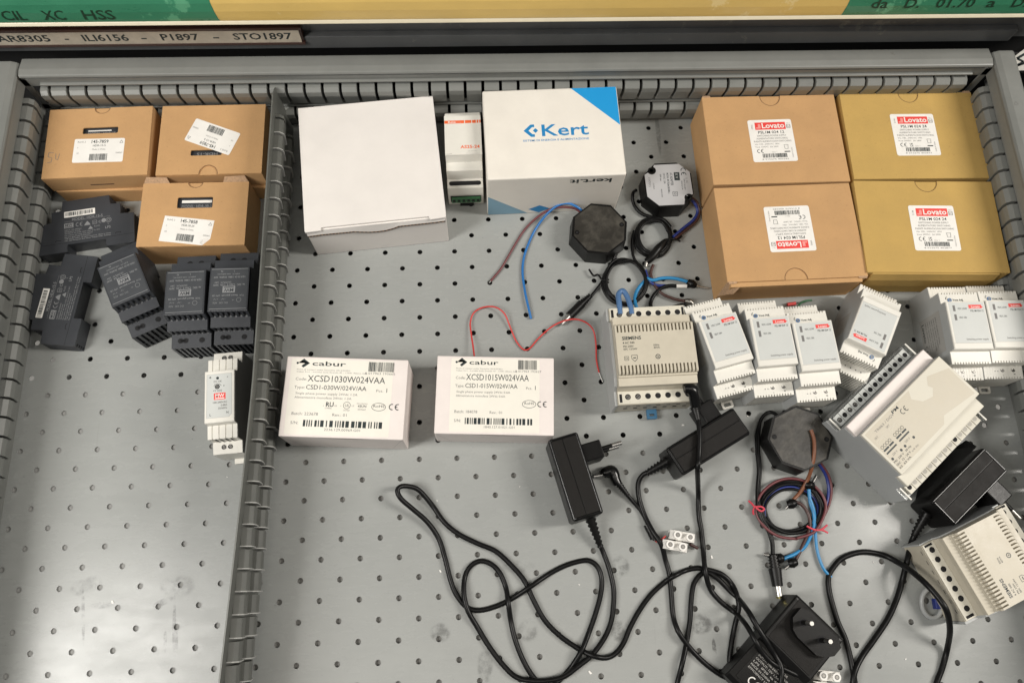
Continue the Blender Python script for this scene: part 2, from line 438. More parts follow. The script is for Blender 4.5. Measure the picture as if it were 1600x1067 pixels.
# back wall: plain strips with the slotted bands between them
bw = MB('wall_paint')
for z0, z1 in ((-1, 8), (33, 41), (69, 80)): bw.box(XL - 1, XR + 1, YB, YB + 1.5, z0, z1)
bw.box(XL + 16, XR - 16, YB - 2.2, YB + 1, 34.5, 37.0)            # pressed bead
bw.box(XL + 16, XR - 16, YB - 2.6, YB + 1, 72.5, 74.5)
bw.box(XL - 1, XL + 6, YB, YB + 1.5, 8, 80); bw.box(XR - 6, XR + 1, YB, YB + 1.5, 8, 80)
bw.box(XL - 1, XR + 1, YB + 14, YB + 15, -1, 80, 'dark_cavity')  # near-black sheet, the shade behind the open slots put into its colour
bw.build('back_wall', drawer, bevel=.5)
slotted('slotted_band', drawer, 'back', XL + 13, XR - 18, 42, 68.5, 9, YB + 1.2, XL + 13 + 8.5)
slotted('slotted_band', drawer, 'back', XL + 13, XR - 18, 8.5, 32.5, 9, YB + 1.2, XL + 13 + 8.5)
# rim flanges
rm = MB('wall_paint')
rm.prism_x([(YB + 1, 76), (YB + 1, 82), (YB - 2.5, 84.5), (YB - 1.5, 87), (YB + 5, 88), (YB + 18, 86), (YB + 19, 83), (YB + 19, 70)][::-1], XL + 3, XR - 3)
rm.build('back_rim', drawer, bevel=.8)
for side, wx, sg in (('left', XL, -1), ('right', XR, 1)):
    w = MB('wall_paint')
    x = wx + (0 if sg > 0 else -1.5)
    for z0, z1 in ((-1, 8), (33, 41), (69, 84)): w.box(x, x + 1.5, YF, YB, z0, z1)
    w.prism_y([(wx - sg * 1, 84), (wx + sg * .5, 86), (wx + sg * 5, 88), (wx + sg * 18, 88), (wx + sg * 21, 86), (wx + sg * 21, 40), (wx + sg * 19, 40), (wx + sg * 19, 80), (wx, 80)][::(1 if sg < 0 else -1)], YF, YB + 14)
    w.build('side_wall', drawer, bevel=.6)
    slotted('slotted_band', drawer, side, YF, YB - 12, 42, 68.5, 9, wx - sg * (-1.2), YF + 6, gap=2.7)
    slotted('slotted_band', drawer, side, YF, YB - 12, 8.5, 32.5, 9, wx - sg * (-1.2), YF + 6, gap=2.0)
tm = MB('ink_grey'); w0 = at(1585, 167, 88)
tm.M = Matrix.Translation((566, 203, 88.15)); tm.line([(-2, -1.5), (2, -1.5), (0, 2)], .4, 0, closed=True)
tm.build('triangle_mark', drawer)

# what shows through the holes
up = MB('under_plate'); up.box(XL - 20, XR + 20, YF, YB + 10, -42, -40); up.box(XL - 20, XR + 20, YF, -95, -4.6, -3.6)
tag(up.build('lower_tray'), 'dark tray seen through the holes of the drawer bottom', 'tray')
pu = MB('pale_under'); pu.box(-372, -150, YF, -30, -2.6, -1.9)
tag(pu.build('paper_sheet'), 'pale paper sheet showing through holes in left part of the drawer', 'sheet')
rf = MB('room_floor'); rf.box(-2500, 2500, -2500, 2500, -612, -600)
tag(rf.build('ground'), kind='structure')

# ------------------------------------------------------------------ divider
def dxo(y):
    if y > -40: return 0.0
    return -9.5 * ((-40 - y) / 235.0) ** 1.25
div = thing('drawer_divider', 'long dark grey slotted metal divider standing between left and middle compartments', 'divider', 0, 0, 0)
DX = -131.0
d = MB('divider_paint')
ys = [243 - 12 * k for k in range(58)]
prof_v = []
for y in ys:
    top = 77 if y < 238 else 70
    prof_v += [(DX + dxo(y) - .6, y, 1), (DX + dxo(y) - .6, y, top), (DX + dxo(y) + .6, y, top), (DX + dxo(y) + .6, y, 1)]
fs = []
for k in range(len(ys) - 1):
    o = 4 * k
    for e in range(4): fs.append((o + e, o + (e + 1) % 4, o + 4 + (e + 1) % 4, o + 4 + e))
fs += [(0, 1, 2, 3), (4 * len(ys) - 1, 4 * len(ys) - 2, 4 * len(ys) - 3, 4 * len(ys) - 4)]
d.add(prof_v, fs); d.build('divider_sheet', div)
for zlo, zhi in ((42, 67), (10, 34)):
    o = slotted('slotted_band', div, 'div', YF, 216, zlo, zhi, 7.6, DX + .5, YF + 6, gap=2.0, m='divider_paint', xoff=dxo)
# slot lips: light glinting on the slot edges, put into a pale colour
lp = MB('slot_lip')
s = YF + 6
while s < 210:
    for zlo, zhi in ((42, 67), (10, 34)):
        x = DX + dxo(s) + .8
        lp.prism_y([(x, zlo + 3), (x + 6.6, zlo + 3), (x + 8.4, zhi - 9.5), (x + 8.4, zhi - 3.4), (x + 5.4, zhi - .2), (x + 4, zhi + .3), (x, zhi + .3)], s + .95, s + 1.9)
    s += P
lp.build('slot_lips', div)

# ------------------------------------------------------------------ drawer above and cabinet
ud = thing('upper_drawer', 'closed dark drawer front above with yellow and green label strip handle', 'drawer', 0, 0, 0)
f = MB('front_paint')
f.prism_x([(276, 90), (276, 900), (299, 900), (299, 90)], -620, 640)
f.prism_x([(270.5, 91), (272.5, 88.5), (299.5, 88.5), (299.5, 110), (270.5, 106)][::-1], -620, 572)
f.build('front_panel', ud, bevel=.6)
h = MB('handle_edge')
h.prism_x([(276.2, 146.5), (252, 146.0), (250.4, 147.6), (252.4, 149.8), (276.2, 150)][::-1], -620, 640)
h.build('handle_lip', ud, bevel=.5)
# convex label strip in coloured lengths
def strip(x0, x1, m, slant0=0, slant1=0):
    pr = [(252.6, 150.2), (252.7, 153), (253.6, 160), (255.8, 167), (259.5, 173), (265, 178), (277, 181)]
    sb = MB(m); n = len(pr)
    v = []
    for k, (y, z) in enumerate(pr):
        t = k / (n - 1); v.append((x0 + slant0 * t, y, z)); v.append((x1 + slant1 * t, y, z))
    for k in range(n - 1):
        sb.add([v[2 * k], v[2 * k + 1], v[2 * k + 3], v[2 * k + 2]], [(0, 1, 2, 3)], m, True)
    return sb
core = MB('handle_edge')
core.prism_x([(253.2, 150.1), (253.3, 153), (254.2, 159.8), (256.4, 166.6), (260.1, 172.4), (265.4, 177.3), (277, 180.3), (277, 150.1)][::-1], -620, 640)
core.build('handle_strip', ud)
def strip_frame(sb, x, z_mm, k=1.0):
    # frame on the face between (253.0,136) and (259,148)
    a = Vector((0, 252.8, 155.0)); c = Vector((0, 255.6, 166.6)); u = (c - a).normalized()
    n = Vector((1, 0, 0)).cross(u)
    M = Matrix(((1, 0, 0, x), (0, u.y, n.y, a.y), (0, u.z, n.z, a.z), (0, 0, 0, 1)))
    sb.M = M
xa = at(342, 26, 154).x; xb = at(1317, 20, 154).x
for x0, x1, m, s0, s1 in ((-620, xa, 'strip_green', 0, -6), (xa + .3, xb - .3, 'strip_yellow', -6, 4), (xb, 640, 'strip_green', 4, 0)):
    sb = strip(x0, x1, m, s0, s1)
    if x0 == -620:
        strip_frame(sb, at(4, 25, 156).x, 0)
        sb.text('CIL', 0, -1.5, 9.0, .5, 'ink_green', width=20, bold=.01); sb.text('XC', 34, -1.5, 9.0, .5, 'ink_green', width=18, bold=.01)
        sb.text('HSS', 66, -1.5, 9.0, .5, 'ink_green', width=27, bold=.01)
    if x1 == 640:
        strip_frame(sb, at(1358, 10, 158).x, 0)
        for t, x, w in (('da', 0, 15), ('D.', 29, 14), ('01.70', 57, 34), ('a', 102, 8), ('D.', 124, 14)):
            sb.text(t, x, 3.0, 9.0, .6, 'ink_green', width=w, bold=.01)
    sb.build('label_strip', ud)
lh = MB('holder_frame')
xe = at(478, 70, 100).x
lh.box(-620, xe, 267.2, 270.6, 99.4, 102); lh.box(-620, xe, 267.2, 270.6, 119, 122.4)
lh.box(-620, xe - 1, 269, 275.9, 99.5, 122.3)
lho = lh.build('label_holder', ud, bevel=.4)
lc = MB('label_card'); lc.box(-620, xe - 3, 268.1, 268.9, 102.1, 118.9)
lc.M = Matrix(((1, 0, 0, 0), (0, 0, -1, 268.05), (0, 1, 0, 106.6), (0, 0, 0, 1)))
def hx(px): return at(px, 63, 108).x
for t, a, c in (('AR8305', -2, 80), ('-', 102, 109), ('ILI6156', 130, 202), ('-', 221, 230), ('P1897', 252, 312), ('-', 333, 343), ('STO1897', 365, 457)):
    lc.text(t, hx(a), 0, 8.4, .0, 'ink', width=hx(c) - hx(a), bold=.02)
lco = lc.build('label_card', lho)
cab = MB('dark_cavity'); cab.box(-900, 900, 300, 330, -600, 900)  # plain slab coloured near black to stand in for the cabinet's inner shade
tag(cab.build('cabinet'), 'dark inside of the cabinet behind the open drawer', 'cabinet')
# cabinet edge and paper at the far right
cs = MB('front_paint'); cs.box(640, 700, 120, 300, -300, 60); 
tag(cs.build('cabinet_post', bevel=1), 'dark cabinet post beyond the right rim of the drawer', 'post')
pp = MB('paper'); w = at(1592, 96, 60); pp.M = Matrix.Translation((at(1581, 108, 62).x, at(1581, 108, 62).y, 62)) 
pp.flat([(-1, -2), (60, -2), (60, 20), (22, 26), (8, 16), (-1, 10)], 0); pp.line([(3, 2), (14, 8), (8, 12), (22, 20)], 2.5, .2, 'ink'); pp.line([(2, 2), (26, 10)], 2, .2, 'ink')
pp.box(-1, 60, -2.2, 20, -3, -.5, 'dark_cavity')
tag(pp.build('paper_note'), 'crumpled white paper with a black marker stroke right of the drawer rim', 'paper')

#OBJECTS
# ------------------------------------------------------------------ cartons
def notch_loop(w, d, hx, r, at_front, depth=None):
    """outline of a lid with a half-round thumb cut at the front (-y) or rear (+y) edge"""
    pts = []; n = 12; dd = depth or r
    arc = [(hx + r * math.cos(R(180 - 180 * k / n)), dd * math.sin(R(180 * k / n))) for k in range(n + 1)]
    if at_front:
        pts = [(-w / 2, -d / 2)] + [(x, -d / 2 + y) for x, y in arc] + [(w / 2, -d / 2), (w / 2, d / 2), (-w / 2, d / 2)]
    else:
        pts = [(-w / 2, -d / 2), (w / 2, -d / 2), (w / 2, d / 2)] + [(x, d / 2 - y) for x, y in arc[::-1]] + [(-w / 2, d / 2)]
    return pts
def carton(name, label, cat, x, y, z, rot, w, d, h, m, notch=None, window=None, group=None, slit=None, flap=True, inner='anthracite'):
    t = thing(name, label, cat, x, y, z, rot, group)
    b = MB(m); wt = .9
    if window:
        b.box(-w / 2, w / 2, -d / 2, d / 2, 0, .9)
        b.box(-w / 2, w / 2, -d / 2, -d / 2 + wt, .9, h - 1.2); b.box(-w / 2, w / 2, d / 2 - wt, d / 2, .9, h - 1.2)
        b.box(-w / 2, -w / 2 + wt, -d / 2 + wt, d / 2 - wt, .9, h - 1.2); b.box(w / 2 - wt, w / 2, -d / 2 + wt, d / 2 - wt, .9, h - 1.2)
        b.build('carton_body', t)
    else:
        b.box(-w / 2, w / 2, -d / 2, d / 2, 0, h - .62); b.build('carton_body', t, bevel=.7)
    lid = MB(m)
    loops = [notch_loop(w - .2, d - .2, *notch)] if notch else [[(-w / 2 + .1, -d / 2 + .1), (w / 2 - .1, -d / 2 + .1), (w / 2 - .1, d / 2 - .1), (-w / 2 + .1, d / 2 - .1)]]
    if window:
        wx0, wx1, wy0, wy1 = window
        loops.append(rrect(wx0, wx1, wy0, wy1, 1.4)[::-1])
        if notch:      # tongue visible in the thumb cut
            lid.plate([[(notch[0] - notch[1] - 2, (-1 if notch[2] else 1) * (d / 2 - .6)), (notch[0] + notch[1] + 2, (-1 if notch[2] else 1) * (d / 2 - .6)), (notch[0] + notch[1] + 2, (-1 if notch[2] else 1) * (d / 2 - notch[1] - 3)), (notch[0] - notch[1] - 2, (-1 if notch[2] else 1) * (d / 2 - notch[1] - 3))]], h - 1.6, h - 1.15)
    lid.plate(loops, h - 1.1 if window else h - .6, h)
    if notch:        # cut shadow line
        n = 14; sg = -1 if notch[2] else 1
        lid.line([(notch[0] + (notch[1] + .25) * math.cos(R(180 - 180 * k / n)), sg * (d / 2 - (notch[3] if len(notch) > 3 else notch[1]) * math.sin(R(180 * k / n)) - (.1 if k in (0, n) else .25))) for k in range(n + 1)], .45, h + .04, 'crease')
    lid.build('lid', t, bevel=.3)
    if window:
        dv = MB('anthracite'); dv.box(-w / 2 + 4, w / 2 - 4, wy0 - 8, wy1 + 6, 1.2, h - 3.5)
        dv.build('packed_device', t, bevel=.5)
    return t
def label_part(t, w, h, cx, cy, z, rot, m='label_white', r=1.5, curl=False):
    lb = MB(m)
    lb.M = Matrix.Translation((cx, cy, z)) @ Matrix.Rotation(R(rot), 4, 'Z')
    if curl:
        lb.plate([[(-w / 2, -h / 2), (w / 2 - 6, -h / 2), (w / 2, -h / 2 + 7), (w / 2, h / 2), (-w / 2, h / 2)]], 0, .12)
        lb.add([(w / 2 - 6, -h / 2, .12), (w / 2, -h / 2 + 7, .12), (w / 2 - 4.8, -h / 2 + 5.5, 2.6), (w / 2 - 6.5, -h / 2 + 2, 1.8)], [(0, 1, 2, 3)], m)
    else: lb.plate([rrect(-w / 2, w / 2, -h / 2, h / 2, r)], 0, .12)
    return lb
def rs_label(t, cx, cy, z, rot, code, typ, curl=False, w=47, h=25.5):
    lb = label_part(t, w, h, cx, cy, z, rot, curl=curl); k = w / 47
    lb.text('RoHS 2', -20.5 * k, 8.6, 1.7, .2, 'ink_grey', width=7.5 * k); lb.text(code, 0, 7.9, 3.3, .2, 'ink', 'c', width=16.5 * k, bold=.012)
    lb.text(typ, 0, 4.2, 2.1, .2, 'ink', 'c', width=12 * k); lb.text('Made in China', 0, .4, 1.5, .2, 'ink_grey', 'c', width=12.5 * k)
    lb.line([(19 * k, 7.6), (22 * k, 7.6), (20.5 * k, 10.4)], .3, .2, 'ink', True)
    lb.text('1', -20.3 * k, 2.5, 1.6, .2, 'ink_grey'); lb.text('10', -20.6 * k, -3.5, 1.6, .2, 'ink_grey'); lb.text('350065', 16 * k, -3.8, 1.5, .2, 'ink_grey', width=6.3 * k)
    lb.barcode(-8 * k, -10.8, 17 * k, 7, .2, seed=hash(len(code) + int(rot)) % 97)
    return lb.build('label', t)

# lower boxes of the two stacks
carton('cardboard_box', 'flat brown box at the bottom of the far left stack, under the 5V box', 'box', -299.6, 199.8, 0, .3, 97, 74.5, 22.6, 'kraft')
carton('cardboard_box', 'flat brown box at the bottom of the stack beside the divider', 'box', -190.8, 201.0, 0, 0, 99, 76, 22.6, 'kraft')
t = carton('cardboard_box', 'brown carton marked 5V in pen, on top of the far left stack', 'box', -302.3, 201.9, 23.0, 1.8, 97.5, 75, 23, 'kraft', notch=(1, 7, False, 6), window=(-15.5, 17.8, 9.2, 16.0))
rs_label(t, 1.5, -9.3, 23.05, -1, '145-7859', 'HDR-15-5')
q = MB('ink_grey'); q.line([(-40, -10), (-44.5, -9.5), (-45, -14), (-41, -15.5), (-41.5, -20), (-45, -20.5)], .45, 23.1); q.line([(-38, -11), (-37.5, -17), (-35.5, -17.5), (-34.5, -11)], .45, 23.1); q.build('handwriting', t)
q = MB('print_light'); q.text('MODEL: HDR-15', -12, 10.1, 2.6, 19.6, 'print_light', width=26, bold=.01); q.box(-12, 10, 13.8, 15.0, 19.5, 19.62, 'label_white'); q.build('device_marking', t)
q = MB('crease'); q.box(-10, 12, -37.62, -37.45, 8, 9.6); q.build('front_slit', t)
t = carton('cardboard_box', 'brown carton with an upside down tilted label, on the stack by the divider', 'box', -195.5, 203.1, 23.0, .5, 99, 75.5, 23, 'kraft', notch=(-.5, 8.5, True, 9.5), window=(-18.7, 10.8, -17.5, -11.5))
rs_label(t, .8, 2.6, 23.1, 157.5, '145-7859', 'HDR-15-5')
q = MB('print_light'); q.text('HDR-15', 6, -12.6, 2.6, 19.6, 'print_light', width=20, rot=180, bold=.01); q.build('device_marking', t)
t = carton('cardboard_box', 'single brown carton with open rectangular window and peeling label corner', 'box', -208.1, 127.3, 0, .1, 99, 65.5, 40, 'kraft', notch=(-.5, 6.5, False, 5), window=(-16, 17, 6.2, 17.5))
rs_label(t, -4.6, -17.2, 40.05, -7.5, '145-7858', 'HDR-30-24', curl=True, w=46.5, h=26)
q = MB('print_light'); q.text('MODEL: HDR-30-2', -13, 8.0, 3.2, 36.6, 'print_light', width=28, bold=.01); q.box(-13, 15, 13.2, 16.0, 36.5, 36.62, 'label_white'); q.build('device_marking', t)
q = MB('kraft_edge')    # raised torn corner tabs at the rear edge
for sx in (-1, 1):
    q.add([(sx * 49, 32.8, 39.5), (sx * 25, 32.8, 39.5), (sx * 27, 36.5, 43), (sx * 46, 37, 43.5)], [(0, 1, 2, 3)]); q.add([(sx * 49, 33.3, 39.5), (sx * 25, 33.3, 39.5), (sx * 27, 37.1, 43), (sx * 46, 37.6, 43.5)], [(3, 2, 1, 0)])
q.build('lifted_flap', t)

LG = 'power supply cartons with red banner labels'
def maker_label(t, cx, cy, z, rot, model, uk, date, w=43.5, h=46.5):
    lb = label_part(t, w, h, cx, cy, z, rot, r=2)
    lb.flat([(-15, 12.2), (15.3, 12.2), (15.3, 20.3), (-15, 20.3)], .16, 'ink_red'); lb.text('Lovato', -8.6, 13.9, 5.6, .22, 'label_white', width=22.8, bold=.022)
    lb.flat([(-14, 13.4), (-9.5, 13.4), (-9.5, 18.5), (-12, 18.5), (-12, 15), (-14, 15)], .2, 'ink_pink')
    lb.text(date, -17.2, 13.0, 1.6, .2, 'ink_grey', rot=90, width=5); lb.line([(16.4, 13.5), (19.8, 13.5), (19.8, 17.2), (16.4, 17.2)], .45, .2, 'ink_grey', True); lb.text('EAC', 16.7, 14.4, 1.6, .2, 'ink_grey', width=2.8)
    lb.text('Qty 1', 16.2, 18.6, .9, .2, 'ink_pale', width=3.6)
    lb.text(model, 0, 7.8, 2.9, .2, 'ink', 'c', width=26, bold=.01)
    for k, s_ in enumerate(('SWITCHING POWER SUPPLY', 'ALIMENTATORE SWITCHING', 'FUENTE ALIMENTACION SWITCHING')):
        lb.text(s_, 0, 4.5 - 3.1 * k, 1.8, .2, 'ink_grey', 'c', width=(29, 31, 37)[k])
    lb.text('Vin 100...240VAC 1PH', -18, -4.6, 1.5, .2, 'ink_grey', width=24); lb.text('Vout ' + model[-2:] + 'VDC  2A 24W', -18, -7.6, 1.5, .2, 'ink_grey', width=23)
    lb.ce(-16.5, -13.2, 3.6, .2)
    if uk: lb.text('UK', -7.5, -11.3, 1.8, .2, 'ink', bold=.01); lb.text('CA', -7.5, -13.5, 1.8, .2, 'ink', bold=.01)
    lb.line([(10.5, -5.2), (14.5, -5.2), (14, -9.6), (11, -9.6)], .3, .2, 'ink', True); lb.line([(9.5, -4.4), (15.5, -10.6)], .25, .2); lb.line([(15.5, -4.4), (9.5, -10.6)], .25, .2)
    lb.flat([(10, -13.2), (15.6, -13.2), (15.6, -12.1), (10, -12.1)], .2, 'ink')
    lb.text('Qty 1', 0, -13.4, 1.4, .2, 'ink_pale', 'c', width=5)
    lb.text('MADE IN CHINA', 18.2, -19, 1.2, .2, 'ink_grey', rot=90, width=11)
    lb.barcode(-12, -18.8, 25, 4.4, .2, seed=11 if uk else 23); lb.text('8 015675 402877' if uk else '8 015675 400385', 0, -21.2, 1.4, .2, 'ink_grey', 'c', width=26)
    return lb.build('label', t)
def flaps(t, w, d, h, rear=False, m='kraft_edge'):
    q = MB(m); s = 1 if rear else -1
    for sx in (-1, 1):
        q.plate([[(sx * (w / 2 - .4), s * (d / 2 - .5)), (sx * (w / 2 - 9), s * (d / 2 - .5)), (sx * (w / 2 - 8), s * (d / 2 + 1.6)), (sx * (w / 2 - 1), s * (d / 2 + 1.9))][::(1 if sx * s > 0 else -1)]], h - .5, h + .1)
    q.build('corner_tab', t)
t = carton('cardboard_box', 'brown carton with an upright red banner label, pushed against the back wall', 'box', 349.2, 193.5, 0, .7, 133, 97, 48, 'kraft', notch=(1.5, 10, False, 11), group=LG)
maker_label(t, -2.8, -2, 48.05, .5, 'PSL1M 024 12', False, '0902'); flaps(t, 133, 97, 48, True)
t = carton('cardboard_box', 'brown carton with its label upside down and a torn front corner', 'box', 349.8, 94.1, 0, 1.4, 131.5, 96.4, 48, 'kraft', notch=(-1.5, 10.5, True, 11), group=LG)
maker_label(t, .6, 3, 48.05, 180, 'PSL1M 024 12', False, '0902'); flaps(t, 131, 96, 48)
q = MB('kraft'); w_, d_ = 131.5, 96.4       # bulged front tuck flap and split corner
q.prism_x([(-d_ / 2 - .2, 6), (-d_ / 2 - 2.6, 30), (-d_ / 2 - 4.4, 46.2), (-d_ / 2 - .2, 47.2)], -w_ / 2 + 3, w_ / 2 - 5)
q.build('tuck_flap', t, bevel=.6)
q = MB('kraft_edge')
q.add([(-65.8, -47.5, 47.5), (-60, -51, 45), (-54, -52.6, 45.5), (-58, -55.5, 36), (-63, -53.5, 30), (-65.8, -48.2, 12)], [(0, 1, 3), (1, 2, 3), (0, 3, 4), (0, 4, 5)])
q.build('torn_corner', t)
t = carton('cardboard_box', 'yellowish carton with red banner label in the far corner against the back wall', 'box', 487.6, 195.5, 0, -.4, 133.9, 96.3, 48, 'kraft_yellow', notch=(2.5, 10, False, 11), group=LG)
maker_label(t, 1.4, .2, 48.05, 0, 'PSL1M 024 24', True, '2146'); flaps(t, 133, 96, 48, True)
t = carton('cardboard_box', 'yellowish carton with red banner label, the nearer one, behind the paired white power supplies', 'box', 483.9, 96.2, 0, -1.5, 134, 94.4, 50, 'kraft_yellow', notch=(3, 10.5, False, 11), group=LG)
maker_label(t, 3.2, -2, 50.05, 0, 'PSL1M 024 24', True, '2146')
q = MB('kraft_yellow'); q.prism_x([(-47.3, 20), (-49.5, 21), (-50.3, 38), (-48.5, 49), (-47.3, 49.5)], -62, 58); q.build('tuck_flap', t, bevel=.5)

# plain white mailer
t = thing('white_box', 'large plain white corrugated box with a curved tuck flap, beside the divider', 'box', -41.8, 171.3, 0, 5.4)
b = MB('white_card'); b.box(-64.6, 64.6, -64.6, 64.9, 0, 52.5); b.build('carton_body', t, bevel=1.0)
b = MB('white_card')
lo = [(-64.8, -65.6), (-50, -65.8), (-49.5, -63.2), (49, -63.2), (49.5, -65.8), (64.4, -65.0), (64.8, -61), (64.8, 65), (-64.8, 65)]
b.plate([lo], 52.8, 54.9); b.build('lid', t, bevel=.5)
b = MB('white_card')        # front tuck flap hanging from the lid
n = 12; cut = [(-64, 46)] + [(-52, 47)] + [(-22, 46.5), (-14, 44.0), (-7, 42.2), (0, 41.6), (7, 42.2), (14, 44.5), (20, 48.0)] + [(52, 48.2), (63.5, 49)]
v = [(x, -65.2, z) for x, z in cut] + [(x, -64.0, 53) for x, z in cut]
v2 = [(x, -66.3, z) for x, z in cut] + [(x, -64.9, 53.4) for x, z in cut]
nn = len(cut); b.add(v2, [(i, i + 1, nn + i + 1, nn + i) for i in range(nn - 1)])
b.build('tuck_flap', t)
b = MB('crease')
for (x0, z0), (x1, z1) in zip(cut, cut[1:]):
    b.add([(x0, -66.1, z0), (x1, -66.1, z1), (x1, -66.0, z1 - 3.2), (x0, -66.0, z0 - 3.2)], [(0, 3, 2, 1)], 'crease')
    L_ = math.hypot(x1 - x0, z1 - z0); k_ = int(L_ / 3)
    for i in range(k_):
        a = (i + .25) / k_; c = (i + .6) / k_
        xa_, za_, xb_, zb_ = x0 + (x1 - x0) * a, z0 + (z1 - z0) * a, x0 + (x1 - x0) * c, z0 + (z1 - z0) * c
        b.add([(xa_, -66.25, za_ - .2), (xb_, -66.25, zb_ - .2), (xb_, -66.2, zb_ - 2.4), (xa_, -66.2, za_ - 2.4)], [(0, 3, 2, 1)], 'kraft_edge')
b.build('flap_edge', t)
b = MB('white_card'); b.plate([[(-64.5, -66.6), (-50.2, -66.4), (-50, -64), (-64.5, -64)]], 53.0, 55.1); b.plate([[(50, -66.6), (63.8, -65.9), (64.6, -64), (50, -64)]], 53.0, 55.1); b.build('corner_tab', t, bevel=.5)

# white and blue box
t = thing('printed_box', 'white box with blue corner and blue lettering, behind the round black device', 'box', 130.4, 190.0, 0, 1.6)
b = MB('cream_card'); b.box(-64.5, 64.5, -47.5, 47.5, 0, 71); b.build('carton_body', t, bevel=1.6, segs=3)
b = MB('ink_cyan'); zt = 71.06
b.flat([(20.5, 46.6), (63.6, 4.3 + .6), (63.6, 46.6)], zt, 'ink_cyan')
b.flat([(-27.8, 2.1), (-21, 8.6), (-17.5, 8.6), (-17.5, 5.8), (-19.6, 5.8), (-23.2, 2.1), (-19.6, -1.8), (-17.5, -1.8), (-17.5, -4.6), (-21, -4.6)], zt, 'ink_blue')
b.flat([(-16.6, 4.6), (-14.1, 2.1), (-16.6, -.5), (-19.1, 2.1)], zt, 'ink_blue')
b.text('Kert', -12.2, -4.0, 12.2, zt, 'ink_blue', width=45.5, bold=.014)
b.text('SISTEMI DI ENERGIA E ALIMENTAZIONE', -29, -9.4, 2.0, zt, 'ink_blue', width=62, bold=.012)
b.M = Matrix(((1, 0, 0, 0), (0, 0, -1, -47.58), (0, 1, 0, 0), (0, 0, 0, 1)))
b.text('kert.it', 52.5, 64.5, 7.2, 0, 'ink', width=40, rot=180, bold=.02)
b.flat([(-63.8, 1), (-63.8, 38), (-24, 1)], 0, 'pale_blue'); b.flat([(-24, 9), (-13, 16.5), (-2, 9), (-13, 1.5)], 0, 'ink_blue')
b.build('printed_artwork', t)
b = MB('crease'); b.M = Matrix(((0, 0, 1, 64.58), (1, 0, 0, 0), (0, 1, 0, 0), (0, 0, 0, 1)))
b.line([(-46.5, 70), (-44, 40), (-46, 20), (-46.5, 2)], .9, 0); b.line([(-47, 60), (-38, 30), (-46.5, 6)], .4, 0); b.build('side_fold', t)

